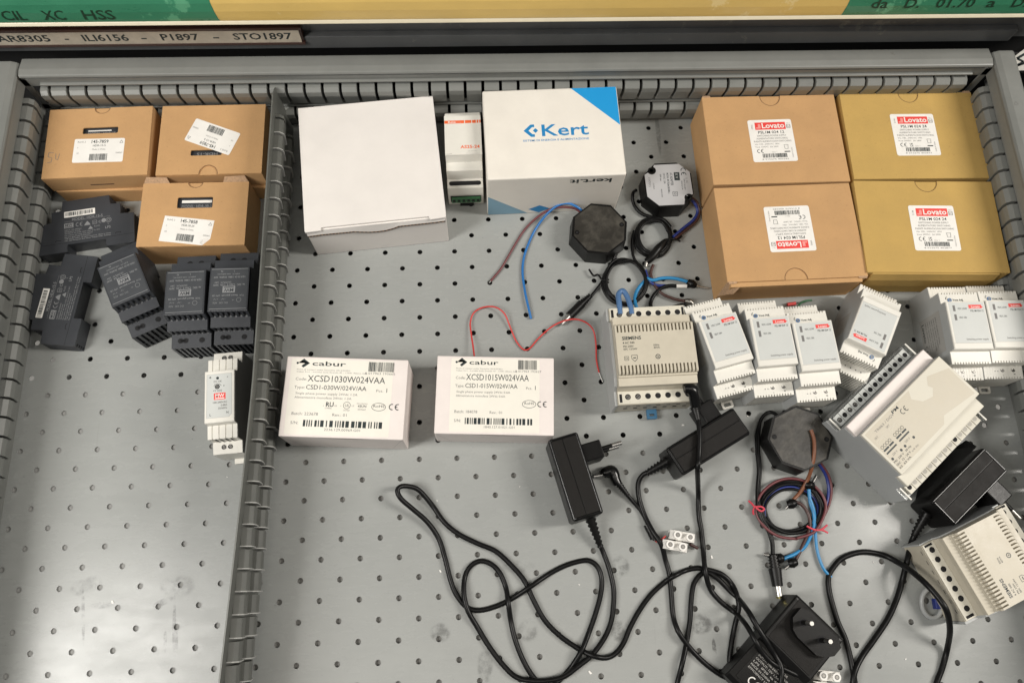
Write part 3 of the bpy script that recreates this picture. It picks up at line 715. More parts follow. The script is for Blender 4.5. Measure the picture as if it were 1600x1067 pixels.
# two small white cartons with maker labels
def cabur(x, y, rot, w, d, h, label, code, typ, amp, batch, sn, ean, full, lx0, lx1):
    t = thing('printed_box', label, 'box', x, y, 0, rot, 'small white cartons with black printed labels')
    b = MB('rose_card'); b.box(-w / 2, w / 2, -d / 2, d / 2, 0, h); b.build('carton_body', t, bevel=1.0)
    lb = MB('label_cream'); cx = (lx0 + lx1) / 2; W = lx1 - lx0; k = W / 78
    lb.plate([rrect(lx0, lx1, -d / 2 + 2, d / 2 - 2.2, 1)], h, h + .12); z = h + .18
    X = lambda u: lx0 + u * k
    lb.flat([(X(5), 29.5), (X(9.2), 33.5), (X(14), 29.5), (X(9.2), 25.5), (X(7.6), 27), (X(10.2), 29.5), (X(7.6), 32)], z, 'ink'); lb.flat(circle(X(4.6), 29.5, 1), z, 'ink')
    lb.text('cabur', X(15.5), 27.6, 4.0, z, 'ink', width=26 * k, bold=.01)
    lb.text('Point of contact under Directive 2014/35/EU:', X(4.4), 23.2, 1.15, z, 'ink_grey', width=41 * k); lb.text('Cabur S.r.l. - Localita Isola Grande 45 - 17041 Altare, Italy', X(4.4), 21.2, 1.15, z, 'ink_grey', width=54 * k)
    lb.barcode(X(59), 23.8, 17 * k if not full else 20 * k, 8.6, z, seed=5); lb.text(ean, X(56.5), 21.2, 1.9, z, 'ink_grey', width=23 * k)
    lb.text('Code:', X(4.2), 14.0, 2.5, z, 'ink_grey', width=8.6 * k); lb.text(code, X(13.5), 13.2, 5.6, z, 'ink', width=64 * k * (.86 if not full else .92))
    lb.text('Type:', X(4.0), 6.6, 2.5, z, 'ink_grey', width=8 * k); lb.text(typ, X(12.7), 6.2, 4.0, z, 'ink', width=46 * k)
    lb.text('Pcs.', X(66), 5.6, 2.3, z, 'ink_grey', width=5.5 * k); lb.text('1', X(73), 5.4, 3.8, z, 'ink')
    lb.text('Single phase power supply 24Vdc ' + amp, X(5.3), 1.6, 1.9, z, 'ink_grey', width=47 * k); lb.text('Alimentatore monofase 24Vdc ' + amp, X(5.0), -2.0, 1.9, z, 'ink_grey', width=43 * k)
    if full:
        lb.text('c', X(27), -8.4, 1.5, z, 'ink_grey'); lb.text('RU', X(29), -8.6, 4.0, z, 'ink', width=6 * k, bold=.02); lb.text('US', X(35.6), -8.4, 1.4, z, 'ink_grey'); lb.text('E199006', X(28.6), -10.6, 1.2, z, 'ink_grey')
        lb.line(circle(X(45), -7, 3), .35, z, 'ink', True); lb.text('UL', X(43.4), -8.2, 2.4, z, 'ink'); lb.text('c', X(40.2), -8, 1.4, z, 'ink_grey'); lb.text('US', X(48.6), -8, 1.4, z, 'ink_grey'); lb.text('LISTED', X(45), -12, 1.3, z, 'ink_grey', 'c')
        lb.text('IND.CONT.EQ.', X(56.5), -5.6, 1.0, z, 'ink_grey', 'c'); lb.text('43UN', X(56.5), -8.4, 2.1, z, 'ink', 'c', bold=.01); lb.text('E315607', X(56.5), -11, 1.4, z, 'ink_grey', 'c')
    lb.line(circle(X(69), -7.6, 6, 3.4), .4, z, 'ink', True); lb.text('RoHS', X(69), -8, 2.3, z, 'ink', 'c', width=8.6 * k)
    lb.ce(X(76.5), -9.8, 4.6, z) if not full else lb.ce(X(77), -9.6, 4.8, z)
    lb.text('Batch: ' + batch, X(4), -16.6, 2.5, z, 'ink_grey', width=20 * k); lb.text('Rev.: 01', X(34.5), -16.8, 2.4, z, 'ink_grey', width=11 * k)
    lb.text('S/N:', X(4), -24.6, 2.5, z, 'ink_grey', width=6 * k); lb.barcode(X(13.5), -26.4, 60 * k, 5.6, z, seed=9 if full else 15); lb.text(sn, X(43), -29.6, 2.1, z, 'ink_grey', 'c', width=27 * k)
    lb.build('label', t)
    c = MB('crease'); c.M = Matrix(((1, 0, 0, 0), (0, 0, -1, -d / 2 - .06), (0, 1, 0, 0), (0, 0, 0, 1)))
    n = 16; c.add([(-20 + 46 * i / n, h - 2.2 - 1.6 * math.sin(math.pi * i / n), 0) for i in range(n + 1)] + [(26 - 46 * i / n, h - 2.2, 0) for i in range(n + 1)], [tuple(range(2 * n + 2))])
    c.line([(w / 2 - 1, h - 1), (w / 2 - 14, 2)], .25, 0, 'card_shadow'); c.line([(-w / 2 + 1, h - 1), (-w / 2 + 14, 2)], .25, 0, 'card_shadow'); c.build('flap_gap', t)
cabur(-60.7, -54.2, -3.4, 106, 71, 47, 'small white carton with black printed label standing next to the slotted divider', 'XCSD1030W024VAA', 'CSD1-030W/024V/AA', '1.2A', '223678', '2236.129.00969.G01', '8 017963 193665', True, -48.5, 40.5)
cabur(69.6, -53.4, -2.7, 104.2, 70.4, 38, 'small flatter white carton with black printed label and a red wire behind it', 'XCSD1015W024VAA', 'CSD1-015W/024V/AA', '0.6A', '184078', '1840.127.01021.G01', '8 017963 193627', False, -39.4, 39.3)

# ------------------------------------------------------------------ rail mounted devices
def comb(mb, profA, profB, x0, x1, pitch, gap, m, side=2.0):
    """solid slices of profile A with thin slices of the notched profile B between them"""
    n = max(1, int((x1 - x0 - 2 * side) / pitch)); p = (x1 - x0 - 2 * side) / n
    x = x0; mb.prism_x(profA, x0, x0 + side + (p - gap) / 2, m); x = x0 + side + (p - gap) / 2
    for k in range(n):
        mb.prism_x(profB, x, x + gap, m); x += gap
        w = p - gap if k < n - 1 else x1 - x
        mb.prism_x(profA, x, x + w, m); x += w
def hole(mb, x, y, z, r, screw=False, m='vent_dark'):
    mb.flat(circle(x, y, r, n=16), z + .06, m)
    if screw:
        mb.flat(circle(x + .2, y - .2, r * .72, n=12), z + .1, 'dull_metal'); mb.line([(x - r * .5, y - r * .3), (x + r * .5, y + r * .3)], r * .22, z + .14, 'vent_dark')
def sym(p):        # half profile (y>0) from base centre up, mirrored
    return [(-y, z) for y, z in p][::-1] + p if False else p + [(-y, z) for y, z in p][::-1]

# white module with grey front panel
def half_v(n=0):
    if not n: return [(43, 0), (45, 6), (45, 35), (33.5, 36), (34, 50), (22.8, 50.6), (22.5, 57.2)]
    return [(42, 0), (43.2, 6), (43.3, 35.1), (31.6, 36), (32.3, 50.1), (22.8, 50.6), (22.5, 57.2)]
GV = 'white modular power supplies with grey front panels'
def module_v():
    t = thing('power_supply', '', 'power supply', group=GV)
    b = MB('white_plastic'); comb(b, sym(half_v()), sym(half_v(1)), -17.8, 17.8, 2.35, 1.0, 'white_plastic', side=1.6)
    b.build('housing', t)
    s = MB('grey_plastic')
    for sx in (-1, 1):
        pr = sym([(42.9, .2), (44.9, 6), (44.9, 34.6), (33.3, 35.6), (33.4, 49), (22.4, 50.4), (22.1, 56.8)])
        s.prism_x(pr, sx * 18.0 - .18, sx * 18.0 + .18, 'grey_plastic')
        s.box(sx * 18.1 - .15, sx * 18.1 + .15, -12, 10, 14, 40, 'ink_pale')
    s.build('side_cover', t)
    p = MB('white_plastic'); p.box(-17.8, 17.8, -22.4, 22.4, 55, 58); p.build('front_cover', t, bevel=.9)
    f = MB('panel_grey'); z = 58.16
    f.plate([rrect(-15.6, 16.6, -16.6, 21.2, .6)], 57.9, 58.1)
    f.line([(-17, -16.9), (17, -16.9)], .25, 58.1, 'ink_pale')
    f.flat([(-12.4, 13), (-10.2, 13), (-10.2, 18.6), (-12.4, 18.6)], z, 'ink_grey'); f.flat([(-12.4, 4.4), (-10.2, 4.4), (-10.2, 10), (-12.4, 10)], z, 'ink_grey')
    f.text('VDC LOW', -8.2, 14.6, 1.7, z, 'ink', width=8.6, bold=.01); f.text('VDC ON', -8.2, 6.2, 1.7, z, 'ink', width=6.8, bold=.01)
    f.flat([(2.2, 15.6), (14, 15.6), (14, 16.2), (15.4, 17), (14, 17.8), (14, 19), (2.2, 19)], z, 'ink_red'); f.text('Lovato', 4.4, 16.2, 1.9, z + .05, 'label_white', width=8, bold=.014)
    f.text('PSL1M 024 12', 3.2, 12.4, 1.8, z, 'ink', width=12, bold=.014)
    f.text('Switching power supply', -5.5, -14.2, 1.7, z, 'ink_grey', width=20, bold=.01)
    f.build('front_panel', t)
    k = MB('vent_dark')
    k.M = Matrix.Translation((0, 0, 50.55))
    k.cyl((-9.2, 26.4, 0), 1.9, .5, 'wire_steel_blue', 14); k.flat(circle(-9.2, 26.4, 1.0), .55, 'dull_metal'); k.line([(-10.2, 26), (-8.2, 26.8)], .35, .6, 'ink')
    k.line([(-12.3, 27), (-12.2, 28.6), (-11.2, 29.6)], .45, .06, 'ink'); k.text('Vout Adj.', -6.2, 25.6, 1.9, .06, 'ink', width=10, bold=.014)
    k.M = Matrix.Translation((0, 0, 36.05))
    for x, g in ((-9.5, '+'), (-4.5, '+'), (.5, '-'), (5.5, '-')):
        k.flat(circle(x, 40.6, .9, n=10) if g == '+' else [(x - .9, 40.3), (x + .9, 40.3), (x + .9, 40.8), (x - .9, 40.8)], -.9, 'ink'); k.flat(circle(x, 36.2, 1.7, n=12), -.45, 'vent_dark')
    k.M = Matrix.Translation((0, 0, 35.6))
    hole(k, -.5, -37, 0, 1.9, True); hole(k, 9.5, -37, 0, 1.9, True); k.text('L', -.8, -42.2, 1.3, 0, 'ink'); k.text('N', 9.2, -41.6, 1.3, 0, 'ink', bold=.014)
    k.flat([(-8.8, -38.2), (-6.6, -38.2), (-6.6, -37.6), (-8.8, -37.6)], 0, 'ink'); k.flat([(-5.6, -38.2), (-3.4, -38.2), (-3.4, -37.6), (-5.6, -37.6)], 0, 'ink')
    k.build('terminal_details', t)
    c = MB('white_plastic'); c.plate([rrect(-5.5, 5.5, -51.5, -42, 2), rrect(-3.6, 3.6, -49.6, -46.4, 1)[::-1]], 2, 4.5); c.build('rail_clip', t, bevel=.3)
    return t
V = module_v()
vs = [(274.1, -13.6, 14.0, 'white power supply tilted beside the beige transformer'),
      (316.7, -15.4, 3.4, 'white power supply, middle of the three in front of the torn-corner carton'),
      (354.5, -20.7, 3.2, 'white power supply, rightmost of the three in front of the torn-corner carton'),
      (409.6, -3.0, 151.7, 'white power supply turned upside down at an angle, alone between its neighbours'),
      (495.3, -5.0, -.7, 'white power supply showing its grey printed side, left of the pair by right wall'),
      (532.2, -4.6, -.7, 'white power supply nearest the right drawer wall, touching its twin')]
for k, (x, y, a, l) in enumerate(vs):
    o = V if k == 0 else copy_tree(V)
    place(o, x, y, a, l)
    if k in (1, 4):
        for ch in list(o.children):
            if ch.name.startswith('rail_clip') : bpy.data.objects.remove(ch)
    if k == 4:
        g = MB('ink_pale'); g.M = Matrix(((0, 0, -1, -18.3), (-1, 0, 0, 0), (0, 1, 0, 0), (0, 0, 0, 1)))
        g.plate([[(-18, 12), (20, 12), (20, 46), (-18, 46)]], 0, .12, 'ink_pale'); 
        for i in range(6): g.text('INPUT 100-240VAC 50/60Hz', -14, 38 - 3.4 * i, 1.6, .2, 'ink', width=26 + (i % 3) * 2)
        g.text('Lovato', -14, 15, 4, .2, 'ink', width=18, bold=.014); g.ce(8, 15, 4, .2, 'ink'); g.build('side_label', o)

# dark modules, two units wide
def half_h(n=0):
    if not n: return [(44, 0), (44.6, 4), (44.6, 31.5), (32, 32.5), (32.4, 43.5), (23, 44.2), (20.8, 54)]
    return [(41.0, 0), (41.0, 7), (42.0, 14), (43.2, 31.6), (29.0, 32.5), (31.2, 43.6), (20.6, 44.2), (20.2, 54)]
NH = [(18, 0), (18, 7.5), (-18, 7.5), (-18, 0)]
def near_h():
    return [(44, 0), (41.5, 1.5), (41.5, 29.6), (44.6, 30.4), (44.6, 31.5), (32, 32.5), (29.5, 33.2), (29.5, 41.6), (32.3, 42.4), (32.4, 43.5), (23, 44.2), (20.4, 45.4), (20.0, 51.0), (20.8, 51.8), (20.8, 54)]
def prof_h(n):
    far, near = half_h(0), (near_h() if n else half_h(0))
    return [NH[0]] + far + [(-y, z) for y, z in near][::-1] + [NH[3], NH[2], NH[1]]
def wordmark(b, x, y, w, h, z, m, inv):
    b.flat([(x, y), (x + w, y), (x + w, y + h), (x, y + h)], z, m)
    b.text('MW', x + w * .1, y + h * .38, h * .5, z + .04, inv, width=w * .8, bold=.02); b.flat([(x + w * .1, y + h * .12), (x + w * .9, y + h * .12), (x + w * .9, y + h * .26), (x + w * .1, y + h * .26)], z + .04, inv)
def module_h():
    t = thing('power_supply', '', 'power supply', group='dark grey power supplies standing upright')
    b = MB('anthracite'); 
    n = 8; comb(b, prof_h(0), prof_h(1), -17.5, 17.5, 4.2, 2.4, 'anthracite', side=1.2)
    b.box(-17.4, 17.4, -43.5, 43.5, 8, 10)
    b.build('housing', t)
    p = MB('anthracite'); p.box(-17.5, 17.5, -20.9, 20.9, 50, 54.5); p.build('front_cover', t, bevel=.5)
    f = MB('anthracite_panel'); z = 54.72
    f.plate([rrect(-16.2, 16.2, -19.4, 19.6, .8)], 54.4, 54.66)
    f.M = Matrix.Rotation(math.pi, 4, 'Z')
    f.line([(-16, -19), (16, -19)], .45, z, 'print_light'); f.line([(-16, 18.8), (16, 18.8)], .45, z, 'print_light')
    for i, (s_, w) in enumerate((('ADJ +  OK', 12), ('OUTPUT: ---', 14), ('100-240VAC  0.88A 50/60Hz', 29))):
        pass
    f.text('L', -4.4, -17.6, 1.6, z, 'print_light', bold=.014); f.text('N', 6, -17.6, 1.6, z, 'print_light', bold=.014)
    f.text('INPUT: 100-240VAC', -9, -14.8, 1.3, z, 'print_light', width=20); f.text('HDR-30-24  0.88A  50/60Hz  30W', -14, -12, 1.7, z, 'print_light', width=28, bold=.01)
    f.text('OUTPUT:  24V', -2, -7, 1.5, z, 'print_light', width=15, bold=.01); f.text('ta: 50C  Class 2  1.5A  36W', -14, -4.6, 1.8, z, 'print_light', width=28, bold=.01)
    wordmark(f, -5.6, -2.6, 11, 6.2, z, 'print_light', 'anthracite_panel')
    f.text('TUV  Bauart geprueft  LPS CB', -14, 5.6, 1.5, z, 'print_light', width=28, bold=.01); f.text('-V  +V', 2, 9, 1.3, z, 'print_light', width=11); f.text('DC OK  ADJ', 0, 12.4, 1.5, z, 'print_light', width=13)
    f.line(circle(-9.4, 10.6, 2, n=16), .3, z, 'print_light', True); f.text('ok', -5.4, 10.2, 1.3, z, 'print_light')
    f.M = Matrix.Identity(4); f.build('front_panel', t)
    k = MB('vent_dark')
    for x in (-5.5, 4.8): k.flat(circle(x, 37.0, 2.6, n=16), 32.35)
    for x, r in ((-9.6, 2.4), (-5.0, 2.4), (9.4, 2.5)): k.flat(circle(x, -37.8, r, n=16), 32.35)
    k.flat([(-9.6, -38.8), (-5, -38.8), (-5, -36.8), (-9.6, -36.8)], 32.35)
    k.build('terminal_holes', t)
    return t
H = module_h()
for k, (x, y, a, l) in enumerate([(-258.0, 56.7, 25.0, 'dark grey power supply turned at an angle over the lying ones'),
                                  (-203.0, 43.3, 1.8, 'dark grey upright power supply, left of the straight pair'),
                                  (-164.6, 45.6, .5, 'dark grey upright power supply against the divider, right of the straight pair')]):
    o = H if k == 0 else copy_tree(H); place(o, x, y, a, l)

# dark one-unit modules lying on their side
def module_side():
    t = thing('power_supply', '', 'power supply', group='thin dark grey power supplies lying on their side')
    def outline(n):
        r = half_h(n); r[-1] = (22.0, 54); r.insert(len(r) - 1, (22.3, 50)); return [NH[0]] + r + [(-y, z) for y, z in r][::-1] + [NH[3], NH[2], NH[1]]
    A, B_ = outline(0), outline(1)
    b = MB('anthracite')
    b.prism_z(A, 0, 1.6); b.prism_z(A, 15.9, 17.5)
    z = 1.6
    while z < 15.5:
        b.prism_z(B_, z, z + 2.2); b.prism_z(A, z + 2.2, min(z + 3.6, 15.9)); z += 3.6
    b.build('housing', t)
    p = MB('anthracite_panel'); zz = 17.56
    p.line([(-44, 9.6), (-8, 9.4)], .3, zz, 'vent_dark'); p.line([(8, 9.4), (44, 9.6)], .3, zz, 'vent_dark'); p.line([(-8, 9.4), (8, 9.4)], .2, zz, 'vent_dark')
    for x in (-29, 27): p.line([(x, 11.6), (x + .3, 12.8), (x + 4.8, 12.8), (x + 5, 11.8)], .5, zz, 'vent_dark')
    p.build('case_seam', t)
    lb = MB('label_white'); lb.plate([rrect(-20.5, 8.5, 36.2, 42.4, .3)], 17.5, 17.62); lb.barcode(-19.6, 37.6, 27, 3.8, 17.68, seed=31); lb.text('EB88E62711', -6, 36.6, .8, 17.68, 'ink_grey', 'c'); lb.build('barcode_sticker', t)
    g = MB('print_light'); L_ = 'print_light'
    g.text('MODEL: HDR-15-5', -13.5, 32.0, 2.7, zz, L_, width=29, bold=.01); g.line([(-20.5, 31.6), (22.5, 31.4)], .18, zz, L_)
    wordmark(g, -20.6, 24.8, 8.6, 5, zz, L_, 'anthracite'); g.ce(-9.6, 25.4, 3.6, zz, L_)
    g.flat([(-2, 25), (4, 25), (3, 27), (1, 29.4), (-1, 27)], zz, L_); g.line([(6, 25.2), (9.6, 25.2), (9.6, 29), (6, 29)], .35, zz, L_, True); g.text('EAC', 6.5, 26.2, 1.6, zz, L_)
    g.text('C', 11.4, 25.6, 2.6, zz, L_, bold=.01); g.flat(circle(16.4, 27.6, 2.2, n=10), zz, L_); g.line(circle(21, 27.4, 2.4, n=18), .4, zz, L_, True); g.line(circle(21, 27.4, 1.2, n=12), .4, zz, L_, True)
    g.flat([(1.5, 20.4), (6.3, 20.4), (3.9, 23.8)], zz, L_); g.text('RoHS', 7.2, 22, 1.6, zz, L_); g.text('LPS', 17.4, 18.6, 2.5, zz, L_, width=5.2, bold=.01); g.text('L', 20, 22.6, 1.8, zz, L_)
    for i, (s_, w) in enumerate((('INPUT: 100-240VAC', 16), ('50/60Hz 0.5A', 15), ('OUTPUT: 5V 2.4A 12W Class II Ta 45C', 33), ('For indoor use only, see manual', 26), ('Bauart geprueft Sicherheit', 24), ('T.M. of the maker, all rights reserved   Made in China', 43), ('No. 28 Wuquan Rd, New Taipei City, Taiwan', 43))):
        g.text(s_, -20.4, 22 - 1.85 * i, 1.05, zz, L_, width=w, bold=.015)
    g.build('printed_marking', t)
    k = MB('black_plastic'); k.box(-44, -20, .4, 6.8, 4, 13.5); k.box(20, 44, .4, 6.8, 4, 13.5); k.build('rail_latch', t)
    return t
S = module_side()
for k, (x, y, a, l) in enumerate([(-313.9, 104.0, 8.5, 'thin dark grey power supply lying on its side in front of the 5V box'),
                                  (-307.5, 51.5, 83.4, 'thin dark grey power supply lying on its side with barcode running vertically')]):
    o = S if k == 0 else copy_tree(S); place(o, x, y, a, l)

# slim white module
t = thing('power_supply', 'slim white power supply with red logo square leaning along the divider', 'power supply', -164.6, -52.5, 0, 4.2)
hd = [(44, 0), (45.5, 6), (45.5, 33), (35, 34), (35, 47.5), (23.4, 48), (22.6, 55.4)]
hd2 = [(44, 0), (45.5, 6), (45.5, 33), (34.0, 34), (34.2, 46.9), (23.4, 47.3), (22.6, 55.4)]
b = MB('white_plastic'); comb(b, sym(hd), sym(hd2), -12.4, 12.4, 5.4, .8, 'white_plastic', side=1)
for x in (-6.5, -2.2, 2.1, 6.4):
    b.box(x - .8, x + .8, -35.12, -35.02, 37, 46, 'vent_dark'); b.box(x - 1, x + 1, -35.3, -33.4, 33.9, 34.1, 'vent_dark')
b.build('housing', t)
b = MB('black_plastic'); b.prism_x(sym([(y - .4, z - .4) for y, z in hd]), 12.42, 12.9, 'ink_grey'); b.build('side_cover', t)
b = MB('white_plastic'); b.box(-12.5, 12.5, -22.3, 22.3, 53.5, 56); b.build('front_cover', t, bevel=.6)
b = MB('panel_grey'); z = 56.15; b.plate([[(-10.6, -18.6), (8, -18.6), (10.4, -16), (10.4, 19.6), (-10.6, 19.6)]], 55.9, 56.08)
b.line([(-10.6, -18.6), (8, -18.6), (10.4, -16), (10.4, 19.6), (-10.6, 19.6)], .2, z, 'ink_pale', True)
b.text('+', -8.8, 15.6, 2.6, z, 'ink', bold=.02); b.text('-', 6.2, 15.6, 2.6, z, 'ink', bold=.024); b.flat(circle(-1.6, 16, 1.2), z, 'ink'); b.text('DC OK', -1.4, 12.2, 1.7, z, 'ink_grey', 'c', width=7, bold=.014)
b.line([(-4.6 + 0, 9), (-4, 10.6), (-2, 11.2), (0, 10.8), (1.6, 9)], .4, z, 'ink_grey'); b.flat(circle(-1.8, 8.4, 2.1), z, 'ink'); b.flat(circle(-1.8, 8.4, 1.5), z + .04, 'dull_metal'); b.line([(-2.8, 8), (-.8, 8.8)], .4, z + .08, 'ink'); b.text('+', 3, 8, 1.8, z, 'ink', bold=.02)
b.text('+V ADJ', -1.8, 4.2, 1.6, z, 'ink_grey', 'c', width=7.5, bold=.014)
wordmark(b, -4.6, -3, 9.8, 5.8, z, 'ink_red', 'label_white')
b.text('100-240VAC', -5.8, -6.2, 1.7, z, 'ink_grey', width=12.4, bold=.014); b.text('0.88A', 6.6, -8.8, 1.6, z, 'ink_grey', 'r', width=5.4, bold=.014); b.text('50/60Hz', 6.6, -11.4, 1.6, z, 'ink_grey', 'r', width=7.6, bold=.014)
b.text('L', -8.2, -16.8, 2, z, 'ink', bold=.01); b.text('N', 5.6, -15.6, 2, z, 'ink', bold=.01); b.build('front_panel', t)
b = MB('vent_dark')
for y, z in ((-39.6, 34.0), (40.6, 34.0)):
    for x in (-3.2, 2.3): b.flat(circle(x, y, 2.0, n=14), z + .02); b.flat(circle(x + .2, y, 1.3, n=12), z + .06, 'dull_metal'); b.line([(x - .8, y - .6), (x + 1, y + .6)], .4, z + .1, 'vent_dark')
b.build('terminal_holes', t)
b = MB('white_plastic'); b.box(-3, 9, -50, -43, 3, 5); b.build('rail_clip', t, bevel=.6)

# light grey module with orange stripe
t = thing('power_supply', 'light grey power supply with orange stripe and green terminals between two white boxes', 'power supply', 45.5, 196.2, 0, 1.2)
ha = [(43, 0), (44, 5), (43.5, 22), (42, 32), (33, 33), (31.5, 46.5), (23, 47.5), (21.2, 57.6)]
b = MB('white_plastic'); b.prism_x(sym(ha), -17.3, 17.3); b.build('housing', t, bevel=.5)
b = MB('white_plastic'); b.box(-17.4, 17.4, -21.4, 21.0, 56.5, 58.3); b.box(-14.5, 14.5, 22.5, 24.8, 47.4, 47.7, 'vent_dark')
z = 58.36
for x0, x1 in ((-17.2, 1.6), (2.4, 8.4), (9.2, 12.8), (13.6, 15.2), (16, 17.2)): b.flat([(x0, 12.6), (x1, 12.6), (x1, 15.8), (x0, 15.8)], z, 'ink_orange')
b.text('Rete', -14, 13.2, 1.9, z + .05, 'label_white', width=7.6, bold=.02); b.text('power', -6, 13.2, 1.5, z + .05, 'ink_pink', width=5)
b.text('AS25-24', -2.6, -14.6, 3.2, z, 'ink_orange', width=18, bold=.024); b.text('200-240V 50Hz', 4, -18.2, .9, z, 'ink_pale', width=9)
b.line([(-16.5, -20.6), (-11, -20)], .4, z, 'ink_pale'); b.line([(-7, -20.2), (2, -20)], .5, z, 'cream_card'); b.line([(2, -20), (16, -20.6)], .25, z, 'ink_pale')
b.build('front_cover', t)
b = MB('vent_dark'); b.plate([rrect(-15.4, 15.2, -39.4, -35.2, 1.8)], 32.2, 33.05); b.M = Matrix.Translation((0, -45, 12)) @ Matrix.Rotation(R(80), 4, 'X')
b.M = Matrix(((1, 0, 0, 0), (0, 0, -1, -43.9), (0, 1, 0, 0), (0, 0, 0, 1)))
b.box(-15, 15, 8.5, 19.5, 0, .6, 'vent_dark'); b.box(-6, 7.5, -1, 5, -.2, .9, 'vent_dark')
b.build('openings', t)
b = MB('green_plastic'); b.M = Matrix(((1, 0, 0, 0), (0, 0, -1, -44.3), (0, 1, 0, 0), (0, 0, 0, 1)))
for k in range(6):
    x = -14 + k * 4.75; b.box(x, x + 4.6, 9, 18.6, .2, 1.6, 'green_plastic'); b.box(x + 1, x + 3.6, 11, 15.5, 1.6, 1.75, 'vent_dark')
b.build('terminal_strip', t)

# ivory transformers
def ivory(name, label, x, y, rot, sc, clip, holes):
    t = thing(name, label, 'transformer', x, y, 0, rot, 'ivory rail transformers with ventilation slots')
    hp = [(43, 0), (45, 4), (45.5, 33.5), (33.5, 34.5), (31.8, 41), (32, 47.5), (24.8, 48), (24.6, 50)]
    b = MB('ivory_plastic'); b.prism_x(sym(hp), -35, 35); b.build('housing', t, bevel=.4)
    b = MB('grey_plastic'); b.prism_x(sym([(44, 0), (46.2, 4), (45.8, 32.5), (33, 33), (30, 40), (22, 42)]), -37.6, -35.02); b.prism_x(sym([(44, 0), (46.2, 4), (45.8, 32.5), (33, 33), (30, 40), (22, 42)]), 35.02, 36.4); b.build('side_cover', t, bevel=.4)
    c = MB('ivory_plastic')
    A = [(23.0, 50), (23.0, 53.6), (21.6, 55), (-21.6, 55), (-23.0, 53.6), (-23.0, 50)]
    B_ = [(20.5, 50), (20.2, 51.4), (15.2, 51.4), (15.2, 55), (-15.2, 55), (-15.2, 51.4), (-20.2, 51.4), (-20.5, 50)]
    comb(c, A, B_, -35, 35, 3.15, 1.5, 'ivory_plastic', side=.8); c.build('slotted_cover', t)
    p = MB('ink'); z = 55.06
    p.flat([(-9, 3), (-3, 10.5), (3, 13), (33, 13), (34, -13), (2, -13), (-1, -6)], 55.02, 'ivory_plastic')
    p.text('SIEMENS', -29.5, 8.2, 3.0, z, 'ink', width=17, bold=.026)
    p.text('4 AC 040', -29.3, 4.4, 2.0, z, 'ink', width=10.5, bold=.01); p.text('PRI 230V', -29.3, 1.3, 1.6, z, 'ink', width=9.4, bold=.014); p.text('SEC 12/24V', -29.3, -1.2, 1.6, z, 'ink', width=12.4, bold=.014)
    p.text('50Hz', -2.4, 1.4, 1.6, z, 'ink', width=5.4, bold=.014); p.text('40VA', -2.4, -.9, 1.6, z, 'ink', width=5.6, bold=.014)
    p.line([(-29, -10.6), (-25.4, -10.6), (-25.4, -7), (-29, -7)], .35, z, 'ink', True); p.line([(-28, -9.6), (-26.4, -9.6), (-26.4, -8), (-28, -8)], .3, z, 'ink', True)
    p.line([(-22.6, -6.2), (-17.6, -6.2), (-17.6, -9.4), (-20.1, -12), (-22.6, -9.4)], .4, z, 'ink', True); p.line([(-21.4, -8.6), (-18.8, -8.6)], .9, z, 'ink')
    p.line(circle(.6, -8.4, 1.9, n=16), .7, z, 'ink', True); p.text('B', 0, -9.4, 1.8, z, 'ink', bold=.014)
    p.build('printed_marking', t)
    for s_ in (-1, 1):
        k = MB('vent_dark')
        k.box(-34.4, 34.4, *sorted((s_ * 33.8, s_ * 45.0)), 34.6, 35.0, 'ivory_light')
        n = 7
        for i in range(n):
            x = -25.8 + i * 9.0; hole(k, x, s_ * 38.8, 35.0, 2.6, screw=(i in holes))
            k.flat([(x - 1.6, s_ * 46.3 - .2), (x + 2.2, s_ * 46.3 - .2), (x + 2.2, s_ * 46.3 + .2), (x - 1.6, s_ * 46.3 + .2)], 30)
            k.text(str(i + 1), x + 1, s_ * 43.2 - .6, 1.1, 35.06, 'ink_pale')
        k.box(-33.4, -31, *sorted((s_ * 36, s_ * 43.6)), 35.0, 35.08); k.box(32, 34, *sorted((s_ * 36, s_ * 43.6)), 35.0, 35.08)
        if s_ < 0:
            k.M = Matrix(((1, 0, 0, 0), (0, 0, -1, -45.55), (0, 1, 0, 0), (0, 0, 0, 1)))
            for i in range(7): k.flat([(-28 + i * 9, 17), (-24.5 + i * 9, 17), (-24.5 + i * 9, 20), (-28 + i * 9, 20)], .1, 'vent_dark')
            k.M = Matrix(((1, 0, 0, 0), (0, .3, -.9, -33.4), (0, .9, .3, 36), (0, 0, 0, 1)))
            k.text('~ ~', -26, .8, 1.8, .8, 'ink_grey', width=6, bold=.014); k.text('12V 24V', 0, .8, 1.6, .8, 'ink_pale', width=10); k.M = Matrix.Identity(4)
        k.build('terminal_row', t)
    if clip:
        c = MB('clip_blue'); c.plate([rrect(-4.6, 4.6, -54, -44.8, 1), rrect(-2.4, 2.4, -51.4, -49.2, .8)[::-1]], 4, 7); c.build('rail_clip', t, bevel=.3)
    t.scale = (sc, sc, 1)
    return t
ivory('transformer', 'ivory transformer with blue rail clip, in the middle of the drawer', 212.5, -18.1, 1.5, 1.0, True, (0, 1))
ivory('transformer', 'ivory transformer turned sideways at the lower right corner under a plug', 480.5, -207.0, 112.8, .955, False, ())

